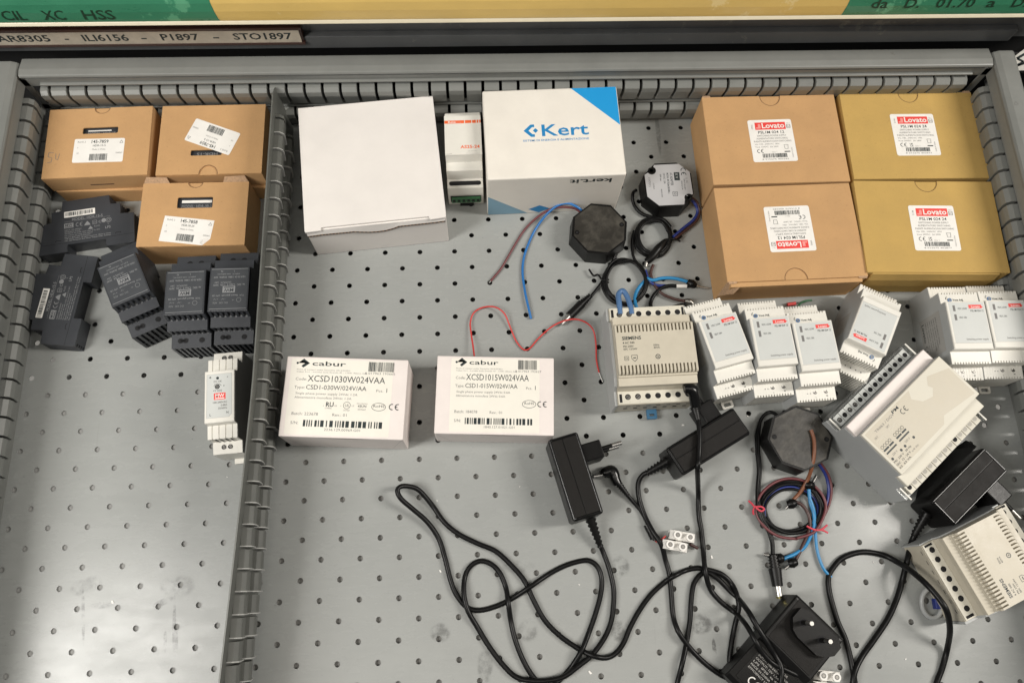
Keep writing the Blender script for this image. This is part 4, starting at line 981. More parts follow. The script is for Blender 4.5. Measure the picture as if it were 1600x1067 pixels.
# big cream transformer
t = thing('transformer', 'large cream transformer with grey side, circuit diagram and rows of screw terminals', 'transformer', 434.5, -85.0, 0, 39.9)
b = MB('grey_plastic'); b.prism_x(sym([(43, 0), (46.5, 5), (46.5, 30), (34, 31), (34, 46), (23, 47), (22.8, 56.8)]), -52.8, 52.8)
b.line([(0, 0), (0, 0)], .1, 0); b.build('housing', t, bevel=.5)
b = MB('rose_card'); b.box(-52.6, 52.6, 22.6, 34.6, 47.2, 51.5, 'rose_card'); b.build('terminal_cover', t, bevel=.8)
b = MB('ivory_light'); b.box(-52.6, 52.6, -34.6, -22.6, 47.2, 51.5, 'ivory_light'); b.build('terminal_cover', t, bevel=.8)
b = MB('ivory_light'); b.box(-52.8, 52.8, -22.6, 22.6, 57, 60); b.build('front_cover', t, bevel=.5)
b = MB('ivory_light'); z = 60.12
b.flat([(-50.5, -19), (8, -19), (14, -14), (50, -19.5), (50.5, 10), (30, 18), (24, 12), (26, 8), (20, 3), (10, 6), (4, 14), (8, 20.6), (-50.5, 20.6)], 60.05, 'ivory_plastic')
b.M = Matrix.Translation((-46, 15, 0)); I = 'ink'
b.text('TR063 / DGV', 4, 0, 2.2, z, 'ink_grey', width=24); b.text('SRT', 14, -3.6, 1.7, z, 'ink_grey'); b.text('SRT', -1, -3.6, 1.7, z, 'ink_grey')
for ox in (0, 16.5):
    for oy in (0, -5.6):
        b.line([(ox - 2, -8 + oy * .2), (ox - 2 + abs(oy) * .6, -5 + oy * .2), (ox + 8 + oy * .4, -5 + oy * .2), (ox + 8 + oy * .4, -11)], .3, z)
    for i in range(4): b.line(circle(ox - 1.6 + i * 3.2, -11.5, 1.3, n=12), .35, z, I, True)
    b.flat([(ox - 3, -15.4), (ox + 3.4, -15.4), (ox + 3.4, -13.8), (ox - 3, -13.8)], z, I); b.flat([(ox + 4.2, -15.4), (ox + 9.6, -15.4), (ox + 9.6, -13.8), (ox + 4.2, -13.8)], z, I)
    b.flat([(ox - 3, -18.4), (ox + 9.8, -18.4), (ox + 9.8, -17), (ox - 3, -17)], z, I); b.line([(ox - 2.4, -18), (ox - 2.4, -23)], .35, z); b.line([(ox + 9, -18), (ox + 9, -23)], .35, z)
    b.flat(circle(ox - 2.4, -23.6, 1.2), z, I); b.flat(circle(ox + 9, -23.6, 1.2), z, I); b.text('230 V', ox, -22.4, 1.8, z, 'ink_grey', width=6)
for i, (a, c) in enumerate((('PRI  230 V   50 Hz', 22), ('SEC  12 - 24 V', 18), ('63  63 VA', 15))): b.text(a, -4, -27.4 - 3.0 * i, 1.7, z, I, width=c, bold=.01)
b.line([(-3, -36.6), (3.6, -36.6), (3.6, -38.6), (-3, -38.6)][:0] or [(-4, -35.8), (3, -35.8)], .3, z)
b.text('ta 40  IP20', 15, -31, 1.4, z, 'ink_grey'); b.ce(34, -5, 4.2, z); b.text('PM', 27.6, 1.2, 2.6, z, I, width=8, bold=.024)
b.build('printed_panel', t)
for s_ in (1, -1):
    b = MB('white_plastic'); n = 14; p = 98 / n
    for i in range(n):
        x = -48 + i * p; b.box(x + .3, x + p - .3, *sorted((s_ * 35, s_ * 44.6)), 30.8, 34.2 if s_ > 0 else 36, 'panel_grey' if s_ > 0 else 'ivory_light')
        if s_ > 0: hole(b, x + p / 2, s_ * 39.6, 34.3, 2.2, screw=i in (0, 2, 3))
        else:
            b.flat(circle(x + p / 2, s_ * 39.6, 2.2, n=14), 36.05, 'ivory_grey' if i not in (0, 9) else 'vent_dark')
    b.build('terminal_row', t)
b = MB('clear_plastic'); b.box(-52.5, 52.5, 46.6, 47.2, 24, 37); b.build('clear_guard', t)
for sx, sy in ((-1, 1), (1, 1), (-1, -1), (1, -1)):
    g = MB('clear_plastic'); g.box(*sorted((sx * 51.9, sx * 52.5)), *sorted((sy * 35, sy * 46.5)), 31.2, 37.4); g = g.build('clear_guard', t)
    e = MB('white_plastic'); e.box(*sorted((sx * 51.8, sx * 53)), *sorted((sy * 34, sy * 47)), 37.4, 38.4); e.build('guard_edge', g)

# ------------------------------------------------------------------ round drivers (potted octagons)
def octo(w, h, c):
    return [(w / 2, -h / 2 + c), (w / 2, h / 2 - c), (w / 2 - c, h / 2), (-w / 2 + c, h / 2), (-w / 2, h / 2 - c), (-w / 2, -h / 2 + c), (-w / 2 + c, -h / 2), (w / 2 - c, -h / 2)]
def potted(label, x, y, rot, face, size=54, hh=21, z=0):
    t = thing('led_driver', label, 'driver', x, y, z, rot, 'octagonal black drivers')
    b = MB('black_plastic'); b.prism_z(octo(size, size, size * .27), 0, hh, scale=.965); b.build('case', t, bevel=1.2, segs=3)
    if face == 'resin':
        b = MB('potting'); b.prism_z(octo(size - 5, size - 5, size * .26), hh - .4, hh + .25); b.build('resin_fill', t, bevel=.2)
        b = MB('vent_dark')
        for sx in (-1, 1): b.cyl((sx * size * .37, sx * size * -.20, hh - .3), 2.3, .75, 'black_plastic', 16); b.flat(circle(sx * size * .37, sx * size * -.20, 1.2), hh + .5, 'vent_dark')
        b.build('screw_posts', t)
    return t
t = potted('black octagonal driver with rough resin face just below the blue corner box', 175.4, 113.6, 38, 'resin', 53)
cord_t1 = t
t = potted('black octagonal driver with silver label beside the brown cartons', 247.2, 160.0, 2, 'label', 50)
cord_t2 = t
lb = MB('silver_label'); z = 21.3
def cutoct(w, h, c, r=4.2):
    o = octo(w, h, c); res = []
    for (px_, py_) in o: res.append((px_, py_))
    return o
lo = [(23, -12), (23, 13), (13, 22.5), (-12, 22.5)] + [(-12 + 0, 22)] + [(-15 + 4.6 * math.cos(R(a)), 16.5 + 4.6 * math.sin(R(a))) for a in (60, 30, 0, -30, -60, -90, -120, -150)] + [(-22.5, 12), (-22.5, -12), (-12, -22.5), (13, -22.5)] + [(18.5 + 4.6 * math.cos(R(a)), -15.5 + 4.6 * math.sin(R(a))) for a in (200, 170, 140, 110, 80, 50)]
lb.plate([lo], 21.0, 21.25); lb.M = Matrix.Rotation(R(-92), 4, 'Z')
lb.text('AC ADAPTER', -13, 2.4, 2.6, z, 'ink', width=14, bold=.014); lb.text('MODEL: MCTE16-12S1500', -13, -.9, 1.9, z, 'ink', width=21, bold=.014); lb.text('12V DC 1.5A', -13, -4.4, 1.9, z, 'ink', width=12, bold=.014); lb.text('18W max', -12, -7.9, 1.7, z, 'ink', width=8, bold=.014)
lb.ce(-18, 14, 4.6, z); lb.flat([(-13.5, 6.5), (-4.5, 6.5), (-4.5, 12), (-13.5, 12)], z, 'ink'); lb.text('X V', -12.6, 7.8, 2.6, z + .05, 'grey_plastic', bold=.014)
lb.text('INPUT 220-240V', -6, 15.6, 1.2, z, 'ink', width=12, bold=.01); lb.text('50/60Hz 0.3A', -4, 13, 1.2, z, 'ink', width=10, bold=.01); lb.text('L  N', -7, 18, 1.6, z, 'ink', width=5)
lb.line([(8, 3.5), (12.6, 3.5), (12.6, 8), (8, 8)], .4, z, 'ink', True); lb.line([(9.4, 4.9), (11.2, 4.9), (11.2, 6.6), (9.4, 6.6)], .35, z, 'ink', True)
lb.line([(7.5, 12), (13, 18)], .5, z); lb.line([(13, 12), (7.5, 18)], .5, z); lb.text('tc:85 C  IP20', -2, -1, 1.2, z, 'ink', width=12); lb.text('MADE IN CHINA', 5, -8, 1.2, z, 'ink', width=9, bold=.01); lb.text('OUTPUT', -2, -15.5, 1.3, z, 'ink', width=7, bold=.01); lb.text('(-)O(+)', -8, -19.4, 2, z, 'ink', width=10)
lb.build('label', t)
b = MB('vent_dark')
b.cyl((-15, 16.5, 20.4), 3.6, .5, 'black_plastic', 16); b.flat(circle(-15, 16.5, 1.8), 21.0); b.cyl((18.5, -15.5, 20.4), 3.6, .5, 'black_plastic', 16); b.flat(circle(18.5, -15.5, 1.8), 21.0)
b.build('screw_posts', t)
t = potted('black octagonal driver with dusty resin face and brown wire lying across it', 342.8, -96.0, 24, 'resin', 56)
cord_t3 = t

# ------------------------------------------------------------------ cables
CR = 2.25
def path(pts, z=CR, src=None):
    """pts: photo points (x, y[, height mm]); src = (x0, y0, scale) when measured on an enlargement"""
    out = []
    for p in pts:
        x, y = p[0], p[1]; zz = p[2] if len(p) > 2 else z
        if src: x, y = src[0] + x * src[2], src[1] + y * src[2]
        w = at(x, y, zz); out.append((w.x, w.y, zz))
    return out
def relief(mb, p0, p1, r0=4.2, r1=2.6, n=8, m='black_plastic'):
    a, c = Vector(p0), Vector(p1); pts = []; rad = []
    for i in range(n * 2 + 1):
        t_ = i / (2 * n); pts.append(a.lerp(c, t_)); rr = r0 + (r1 - r0) * t_; rad.append(rr * (1.0 if i % 2 == 0 else .66))
    mb.tube(pts, 1, m, 10, False, radii=rad)
G5 = (600, 740, .375)

def adapter(label, x, y, rot, side, L=73, W=27.5, hh=36, z=0, plug_x=17):
    t = thing('power_adapter', label, 'adapter', x, y, z, rot, 'black plug-in power adapters')
    b = MB('black_plastic'); b.box(-L / 2, L / 2, -W / 2, W / 2, 0, hh - .6); b.build('case', t, bevel=2.6, segs=4)
    b = MB('black_gloss')
    b.box(-L / 2 + 1.2, L / 2 - 1.2, -W / 2 + 1.0, -W / 2 + 2.4, hh - 1.6, hh + .3); b.box(-L / 2 + 1.2, L / 2 - 1.2, W / 2 - 2.4, W / 2 - 1.0, hh - 1.6, hh + .3)
    b.box(-L / 2 + 1.2, -L / 2 + 2.8, -W / 2 + 2.4, W / 2 - 2.4, hh - 1.6, hh + .3); b.box(L / 2 - 2.8, L / 2 - 1.2, -W / 2 + 2.4, W / 2 - 2.4, hh - 1.6, hh + .3)
    b.build('rim', t, bevel=.5)
    b = MB('black_panel'); b.box(-L / 2 + 2.8, L / 2 - 2.8, -W / 2 + 2.4, -1.0 + 2, hh - 1, hh + .05); b.box(-L / 2 + 2.8, L / 2 - 2.8, 1.7, W / 2 - 2.4, hh - 1, hh + .05); b.build('textured_panel', t, bevel=.25)
    s_ = side
    b = MB('black_plastic'); b.box(plug_x - 8, plug_x + 8, *sorted((s_ * (W / 2 - 1), s_ * (W / 2 + 17))), 3, hh - 4); pb = b.build('plug_body', t, bevel=1.2)
    for zz in (hh / 2 - 9, hh / 2 + 9):
        b = MB('black_gloss'); Mx = Matrix.Rotation(R(-90 * s_), 4, 'X')
        b.cyl((plug_x, s_ * (W / 2 + 16.5), zz), 1.9, 10, 'black_plastic', 12, M=Mx); b.cyl((plug_x, s_ * (W / 2 + 26.5), zz), 1.95, 9, 'steel', 12, M=Mx); b.build('plug_pin', t)
    return t
A1 = adapter('black power adapter standing alone in the middle, its plug pointing right', 137.0, -125.8, 104.8, -1)
A2 = adapter('black power adapter crossed by a cable, its plug touching the white power supplies', 255.6, -98.8, 29.0, 1)
A3 = adapter('black power adapter wedged between the cream and the ivory transformer', 478.0, -144.6, 38.6, -1, hh=38)
b = MB('black_plastic')        # loose dark film along its side
b.add([(-30, 16, 30), (34, 17, 34), (38, 24, 22), (30, 23, 8), (-20, 20, 6), (-34, 17, 14)], [(0, 1, 2, 3, 4, 5)]); b.build('film_flap', A3)
# square adapter with plug on top
A4 = thing('power_adapter', 'square black power adapter lying with its two plug pins upward', 'adapter', 297.0, -282.0, 0, 43.0, 'black plug-in power adapters')
b = MB('black_plastic'); b.prism_y([(-38, 0), (52, 0), (52, 28), (50, 30), (8, 30), (2, 27), (-34, 22), (-38, 19)][::-1], -25, 25); b.build('case', A4, bevel=2.2, segs=3)
b = MB('black_panel'); b.box(9, 49.5, -21.5, 21.5, 29.6, 30.3); b.build('textured_panel', A4, bevel=.4)
b = MB('black_plastic'); lo = [(16, -18), (28, -24), (36, -25), (48, -17), (48, 8), (40, 18), (30, 19), (16, 8)]
lo = [(33, 18), (26, 12), (24, 6), (24, -14), (28, -20), (34, -24.5), (43, -24.5), (47, -18), (47, 12), (44, 18)]
b.prism_z(lo, 30.2, 37); b.build('plug_body', A4, bevel=.9)
for yy in (9.5, -9.5):
    b = MB('vent_dark'); b.cyl((36, yy, 37), 3.4, .08, 'vent_dark', 18); b.cyl((36, yy, 37), 1.95, 9, 'black_plastic', 12); b.cyl((36, yy, 46), 2.0, 9, 'steel', 12, r2=1.7); b.build('plug_pin', A4)
b = MB('ink'); b.M = Matrix.Translation((-16, 0, 24.65)) @ Matrix.Rotation(R(-7.6), 4, 'Y'); b.plate([rrect(-16, 16, -19, 19, 1)], 0, .3, 'black_gloss')
b.M = b.M @ Matrix.Rotation(R(-90), 4, 'Z'); z = .36; b.ce(-10, -13, 6, z, 'label_white'); b.line([(4, -14), (10, -14), (10, -8), (4, -8)], .5, z, 'ink_pale', True); b.line([(5.6, -12.4), (8.4, -12.4), (8.4, -9.6), (5.6, -9.6)], .4, z, 'ink_pale', True)
for i in range(6): b.text(('SWITCHING ADAPTER', 'INPUT: 100-240V~ 50/60Hz', 'OUTPUT: 12V 1.5A', 'LPS  IP20  ta 40', 'MADE IN CHINA', 'EFFICIENCY LEVEL V')[i], -17, 11.5 - 3.1 * i, 1.7, z, 'ink_pale', width=(28, 33, 24, 26, 20, 27)[i], bold=.01)
b.build('label', A4)

# cords
b = MB('cable_black')
c1 = path([(921, 806, 16), (930, 830, 9), (938, 853, 5)]); relief(b, c1[0], c1[2], 5.4, 3.0, 7)
b.tube(path([(897, 290, 5), (915, 330), (940, 400), (957, 480), (955, 560), (945, 620), (920, 680), (870, 750, 4), (810, 800, 6), (740, 848, 7), (650, 862, 6), (560, 850, 3), (500, 800), (440, 722), (390, 640), (350, 570, 5), (333, 500, 5), (337, 430), (360, 385), (400, 363), (445, 375), (482, 412), (508, 475), (518, 540, 6), (528, 610), (545, 685), (575, 765), (612, 832), (660, 885), (720, 930)], src=G5), CR)
b.tube(path([(720, 930), (700, 895, 2.5), (735, 855, 2.5), (780, 805, 3), (822, 738, 6.5), (852, 665), (882, 580), (903, 500), (907, 440), (893, 392), (865, 366), (830, 361), (760, 380), (690, 415), (612, 468, 7), (545, 512, 3), (475, 548), (400, 568), (345, 555, 2), (300, 500), (275, 435), (255, 355), (228, 270), (180, 200, 6), (120, 147, 10), (72, 105, 14), (56, 72, 15), (68, 54, 14), (100, 52, 11), (145, 68, 7), (200, 130), (250, 200), (310, 250), (390, 290), (465, 322), (530, 380), (585, 445), (620, 520, 2.5), (670, 610), (740, 680), (820, 733, 3), (880, 760, 7), (930, 765, 4), (970, 742), (1000, 700), (1025, 640), (1060, 575), (1110, 505), (1170, 450, 2), (1210, 425, 7), (1255, 403), (1305, 393, 3), (1360, 402, 3), (1410, 420, 3), (1450, 460), (1472, 510, 7), (1478, 560, 7), (1460, 640), (1447, 710), (1440, 780), (1450, 840), (1470, 890), (1480, 960)], src=G5), CR)
b.build('cord', A1, world=True)

b = MB('cable_black')
c2 = path([(1046, 719, 14), (1010.6, 739, 8)]); relief(b, c2[0], c2[1], 5.8, 3.2, 7)
b.tube(path([(1014, 737, 9), (1003, 743, 6), (997, 757, 4), (999, 780, 3), (1008, 807, 3), (1020, 830, 6), (1033, 850, 7), (1040, 875, 3), (1046, 897, 2.5), (1049, 928, 2.3), (1052, 962), (1061, 988, 6), (1080, 1014, 3), (1102, 1036), (1125, 1053), (1147, 1064), (1175, 1085)]), CR)
b.build('cord', A2, world=True)

b = MB('cable_black')
G1 = (1300, 680, .3628)
c3 = path([(412, 330, 17), (352, 432, 8)], src=G1); relief(b, c3[0], c3[1], 6.0, 3.4, 7)
b.tube(path([(360, 420, 8), (342, 460, 5), (325, 535, 9), (305, 615, 3), (280, 700), (240, 790), (180, 880), (130, 950), (100, 1010, 5), (90, 1067, 5), (88, 1130)], src=G1), 2.6)
b.build('cord', A3, world=True)

b = MB('cable_black')
b.tube(path([(450, 1110), (452, 1062), (475, 1000), (497, 915, 6), (508, 835, 26), (494, 755, 39), (453, 692, 38), (400, 634, 33), (342, 584, 22), (290, 550, 10), (220, 515), (130, 502), (50, 525), (8, 565), (-15, 610), (-12, 670), (4, 735), (26, 805), (55, 870), (75, 940), (90, 1010, 2.3), (100, 1080)], src=G1), 2.5)
b.build('cord', A4, world=True)

# loose lead with angled barrel plug, crossing adapter and square adapter
t = thing('power_lead', 'long black lead with angled barrel plug resting on the ivory transformer', 'cable', *at(1085, 640, 30))
t.location.z = 0
b = MB('black_gloss')
e = path([(1069, 608, 44), (1076, 607, 44), (1083, 612, 43), (1087, 633, 38), (1088, 640, 37)]); b.tube(e, 5, 'black_gloss', 12, radii=[4.2, 5.2, 5.2, 4.6, 4.2])
r0 = path([(1085, 636, 38), (1091, 658, 37)]); relief(b, r0[0], r0[1], 4.6, 2.8, 7)
b.build('angled_plug', t, world=True)
b = MB('cable_black')
b.tube(path([(1091, 656, 37.5), (1093, 680, 39.2), (1092, 712, 39.2), (1090, 733, 38), (1091, 766, 8), (1092, 804, 3), (1096, 829, 2.4), (1099, 860), (1102, 892, 7.5), (1110, 920, 3), (1128, 941, 3), (1150, 958, 5), (1166, 976, 24), (1180, 1000, 31), (1192, 1020, 29), (1208, 1036, 27), (1228, 1046, 27), (1252, 1058, 24), (1268, 1067, 14), (1285, 1085, 3)]), CR)
b.build('cord', t, world=True)
t = thing('cable', 'black cable looping over the junction and across the square adapter', 'cable', *at(1080, 980, 0))
b = MB('cable_black')
b.tube(path([(1055, 1085), (1059, 1064), (1066, 1036, 6), (1073, 1002), (1078, 970), (1080, 938), (1084, 912), (1095, 897, 2.3), (1106, 894, 2.6), (1122, 904, 3), (1140, 922, 3), (1155, 936, 8), (1170, 956, 28), (1184, 980, 32), (1198, 1002, 31), (1210, 1022, 28), (1220, 1040, 28), (1221, 1056, 29), (1218, 1080, 28)]), CR)
b.build('cord', t, world=True)

# angled plug lead spliced to a terminal block
t = thing('power_lead', 'short black lead with silver barrel tip touching the standing adapter', 'cable', *at(960, 755, 0))
G3 = (840, 600, .2437)
b = MB('steel'); pp_ = path([(360, 592, 7), (418, 582, 7)], src=G3); b.tube(pp_, 1.5, 'steel', 10, False)
b.build('barrel_tip', t, world=True)
b = MB('black_gloss'); b.tube(path([(415, 583, 7), (430, 570, 7), (470, 556, 7), (488, 575, 7), (500, 610, 7), (515, 640, 6.5)], src=G3), 5, 'black_gloss', 12, radii=[3.6, 5, 5.4, 5.2, 4.4, 4])
r0 = path([(505, 620, 7), (578, 712, 4)], src=G3); relief(b, r0[0], r0[1], 4.0, 2.4, 7); b.build('angled_plug', t, world=True)
b = MB('cable_black'); b.tube(path([(572, 705, 4), (610, 750), (655, 800, 2), (685, 850, 2), (710, 905, 2.5), (738, 965, 3), (752, 1000, 3)], src=G3), 1.9); b.tube(path([(700, 900, 3), (720, 940, 3.4), (745, 990, 3.4)], src=G3), 3.2)
b.tube(path([(752, 1000, 3), (770, 1010, 3), (790, 1000, 4), (808, 985, 6), (822, 972, 7)], src=G3), .8, 'wire_red'); b.tube(path([(752, 1000, 3), (790, 1015, 3), (815, 1018, 5), (840, 1023, 7)], src=G3), .9, 'cable_black')
b.build('cord', t, world=True)

def choc_block(label, x, y, rot):
    t = thing('terminal_block', label, 'connector', x, y, 0, rot, 'white two-way screw connectors')
    for oy in (-4.6, 4.6):
        b = MB('label_white'); b.M = Matrix.Translation((oy * .6, oy, 0))
        b.prism_y([(-11, 0), (11, 0), (11, 8), (8, 10.5), (-8, 10.5), (-11, 8)][::-1], -3.9, 3.9)
        for x_ in (-5.5, 5.5): b.cyl((x_, 0, 10), 3.5, 5.2, 'label_white', 16); b.flat(circle(x_, 0, 2.0), 15.26, 'ink_grey'); b.flat(circle(x_, 0, 1.3), 15.3, 'dull_metal')
        for x_ in (-11.05, 11.05): b.box(x_ - .05, x_ + .05, -2, 2, 2, 6, 'ink_grey')
        b.build('pole', t, bevel=.5)
    b = MB('label_white'); b.box(-2, 3, -1, 1, 1, 7); b.build('bridge', t)
    return t
T1 = choc_block('white screw connector block with red and black wires, lying right of a cable', *at(1057, 846, 0)[:2], -12)
b = MB('wire_dark_brown'); b.tube(path([(1078, 850, 6), (1086, 854, 4), (1090, 856, 3)]), 1.4); b.build('wire_stub', T1, world=True)
T2 = choc_block('white screw connector block at the foot of the square black adapter', *at(1281, 1062, 0)[:2], -8)

# driver 1: wires, cord with barrel plug and coil
b = MB('wire_blue'); G8 = (680, 120, .2812)
b.tube(path([(822, 748, 14), (785, 722, 18), (740, 705, 18), (690, 712, 16), (640, 745, 10), (590, 800, 4), (545, 870, 2), (510, 950, 2), (490, 1020, 2), (486, 1100, 2), (500, 1200, 3), (520, 1290, 3), (533, 1345, 2)], src=G8), 1.25); b.build('wire', cord_t1, world=True)
b = MB('wire_maroon'); b.tube(path([(810, 758, 12), (780, 735, 14), (730, 725, 14), (670, 728, 12), (610, 752, 8), (545, 800, 4), (490, 860, 2), (440, 940, 2), (400, 1010, 2), (365, 1068, 2), (330, 1110, 2), (308, 1135, 1.6)], src=G8), 1.2, 'wire_maroon'); b.tube(path([(308, 1135, 1.6), (300, 1146, 1.2)], src=G8), .7, 'steel'); b.build('wire', cord_t1, world=True)
G2 = (860, 220, .2811)
def coil(mb, cx, cy, rx, ry, a0, a1, r, m, z0=2, z1=5, jit=6, src=G2, seed=1, n=None):
    rr = random.Random(seed); pts = []; n = n or int(abs(a1 - a0) / 30)
    for i in range(n + 1):
        a = R(a0 + (a1 - a0) * i / n); k = 1 + rr.uniform(-jit, jit) / 100
        pts.append((cx + rx * k * math.cos(a), cy + ry * k * math.sin(a), z0 + (z1 - z0) * (i / n) + rr.uniform(0, 1.2)))
    mb.tube(path(pts, src=src), r, m)
    return pts
b = MB('cable_black')
for off in (0, 2.2):
    b.tube(path([(388 + off * 3, 570, 10), (372 + off * 3, 600, 6), (345 + off * 3, 670, 3), (312 + off * 3, 740, 3), (275 + off * 2, 800, 3), (232 + off * 2, 855, 3.5), (218 + off, 872, 4)], src=G2), 1.35)
for i in range(4): coil(b, 412 + 3 * i, 785, 122 - 5 * i, 128 - 4 * i, 200 + 20 * i, 560 + 20 * i, 1.35, 'cable_black', 2 + 1.2 * i, 3 + 1.2 * i, 4, seed=3 + i)
b.tube(path([(372, 655, 5), (330, 690, 6), (300, 760, 6), (325, 790, 6)], src=G2), .9); b.tube(path([(325, 772, 6), (290, 775, 7), (265, 745, 6), (240, 750, 5), (215, 715, 4)], src=G2), 1.0)
b.build('cord', cord_t1, world=True)
b = MB('black_plastic'); r0 = path([(222, 862, 5), (165, 915, 5)], src=G2); relief(b, r0[0], r0[1], 3.0, 4.6, 6); b.tube(path([(175, 905, 5), (125, 955, 5), (106, 973, 5)], src=G2), 4.4, 'black_plastic', 12, False)
b.tube(path([(106, 973, 5), (80, 1000, 5), (62, 1018, 5)], src=G2), 2.6, 'steel', 12, False, radii=[2.7, 2.7, 2.5]); b.build('barrel_plug', cord_t1, world=True)

# driver 2
b = MB('cable_black')
b.tube(path([(478, 275, 12), (460, 290, 8), (458, 335, 4), (480, 380, 3), (520, 412, 3), (580, 428, 4), (630, 440, 5), (668, 480, 5)], src=G2), 1.7)
for i in range(4): coil(b, 570 + 2 * i, 540 - 2 * i, 104 - 6 * i, 108 - 6 * i, -60 + 30 * i, 300 + 30 * i, 1.5, 'cable_black', 2 + 1.3 * i, 3.5 + 1.3 * i, 4, seed=13 + i)
b.tube(path([(466, 500, 4), (455, 560, 3), (460, 640, 3), (490, 690, 3), (520, 720, 3)], src=G2), 1.5)
b.tube(path([(640, 555, 6), (600, 600, 7), (565, 645, 6), (535, 672, 5)], src=G2), 3.8, 'black_plastic', radii=[2.4, 4.4, 4.2, 3.4]); b.tube(path([(535, 672, 5), (528, 700, 4)], src=G2), 2, 'dull_metal')
b.tube(path([(640, 548, 8), (680, 545, 8), (705, 550, 6), (730, 530, 5)], src=G2), 1.0); b.tube(path([(700, 548, 6), (722, 560, 5)], src=G2), 1.0)
b.build('cord', cord_t2, world=True)
b = MB('wire_navy'); b.tube(path([(758, 312, 12), (800, 345, 9), (818, 395, 5), (795, 440, 4), (740, 485, 4), (682, 535, 6)], src=G2), 1.5, 'wire_navy'); b.build('wire', cord_t2, world=True)
b = MB('wire_maroon'); b.tube(path([(762, 305, 12), (812, 340, 9), (828, 395, 5), (808, 450, 4), (750, 500, 4), (692, 545, 6)], src=G2), 1.4, 'wire_dark_brown'); b.build('wire', cord_t2, world=True)
t = cord_t2
b = MB('wire_dark_brown'); b.tube(path([(572, 690, 3), (558, 740, 3), (578, 800, 3), (620, 850, 4), (690, 880, 4), (755, 892, 5)], src=G2), 1.5); b.build('wire', t, world=True)
b = MB('wire_sky'); b.tube(path([(525, 760, 3), (570, 775, 5), (620, 764, 6), (690, 765, 6), (770, 785, 6)], src=G2), 1.7, 'wire_sky'); b.tube(path([(528, 720, 3), (545, 770, 3), (580, 800, 3), (640, 806, 3)], src=G2), 1.5, 'wire_navy')
b.tube(path([(530, 775, 4), (490, 820, 5), (470, 870, 6), (478, 925, 9), (505, 965, 16)], src=G2), 1.8, 'wire_sky'); b.build('wire', t, world=True)
b = MB('black_plastic'); b.tube(path([(762, 782, 6), (785, 795, 6), (808, 808, 5)], src=G2), 3.6, 'black_plastic', radii=[2.8, 4.4, 2.8]); b.tube(path([(806, 806, 5), (840, 816, 4), (876, 822, 4)], src=G2), 1.1, 'steel')
b.tube(path([(700, 808, 5), (757, 808, 5)], src=G2), 2.0, 'label_white'); b.tube(path([(757, 808, 5), (780, 800, 6)], src=G2), 1.9, 'cable_black'); b.tube(path([(700, 808, 5), (660, 806, 4), (615, 820, 4), (575, 860, 3), (557, 905, 3), (568, 945, 8), (600, 958, 12), (650, 940, 6), (700, 920, 4), (750, 910, 4)], src=G2), 1.9, 'cable_black')
b.tube(path([(748, 890, 5), (775, 895, 5), (795, 912, 5)], src=G2), 3.4, 'dull_metal', radii=[2.4, 3.2, 1.4]); b.build('wire_ends', t, world=True)

# blue jumper wires on the ivory transformer
t = thing('jumper_wire', 'blue wire loop rising from the rear terminals of the middle ivory transformer', 'wire', *at(975, 470, 10))
t.location.z = 0
b = MB('wire_steel_blue'); b.tube(path([(388, 965, 34), (382, 900, 34), (378, 860, 32), (390, 838, 31), (408, 838, 31), (428, 870, 32), (445, 920, 34), (452, 965, 34)], src=G2), 2.6); b.build('wire', t, world=True)

# driver 3: coil, wires and barrel plug
GP = (1020, 600, .3187)
b = MB('cable_black')
for off in (0, 9):
    b.tube(path([(628 + off * .3, 185, 14), (600, 148 - off * .4, 10), (565, 138 + off * .3, 6), (533 - off * .3, 170 + off * .3, 4), (510 + off, 245, 3), (510 + off, 330, 3), (518 + off, 420, 3), (512 + off, 510, 4), (512 + off, 590, 6), (528 + off, 660, 6), (560 + off, 710, 4), (582 + off * .6, 770, 4), (586 + off * .6, 835, 5)], src=GP), 1.5)
for i, m_ in enumerate(('cable_black', 'cable_black', 'cable_black', 'wire_maroon', 'wire_navy', 'cable_black')):
    coil(b, 684 - 2 * i, 606 + 2 * i, 158 - 7 * i if i != 3 else 168, 128 - 5 * i if i != 3 else 146, -40 + 40 * i, 320 + 40 * i, 1.4 if i < 3 else 1.3, m_, 2 + 1.0 * (i % 4), 3 + 1.0 * (i % 4), 3, src=GP, seed=23 + i)
b.build('cord', cord_t3, world=True)
b = MB('black_plastic'); r0 = path([(588, 832, 5), (600, 905, 5)], src=GP); relief(b, r0[0], r0[1], 5.2, 5.4, 5); b.tube(path([(598, 900, 5), (612, 990, 5)], src=GP), 5, 'black_plastic', 14, False, radii=[5.6, 4.6]); b.tube(path([(612, 990, 5), (620, 1040, 5)], src=GP), 3, 'steel', 12, False); b.tube(path([(620, 1040, 5), (622, 1050, 5)], src=GP), 3, 'brass', 12, False, radii=[3, 2.6]); b.build('barrel_plug', cord_t3, world=True)
b = MB('wire_brown'); b.tube(path([(776, 225, 22.6), (790, 270, 22.8), (792, 330, 22.5), (782, 400, 19), (760, 465, 10), (722, 530, 5), (682, 572, 5)], src=GP), 1.75); b.build('wire', cord_t3, world=True)
b = MB('wire_navy'); b.tube(path([(808, 385, 12), (845, 440, 7), (862, 510, 4), (850, 590, 3), (815, 660, 3), (755, 720, 3)], src=GP), 1.4); b.tube(path([(815, 378, 12), (858, 440, 7), (876, 515, 4), (862, 595, 3), (826, 668, 3)], src=GP), 1.3, 'wire_maroon'); b.build('wire', cord_t3, world=True)
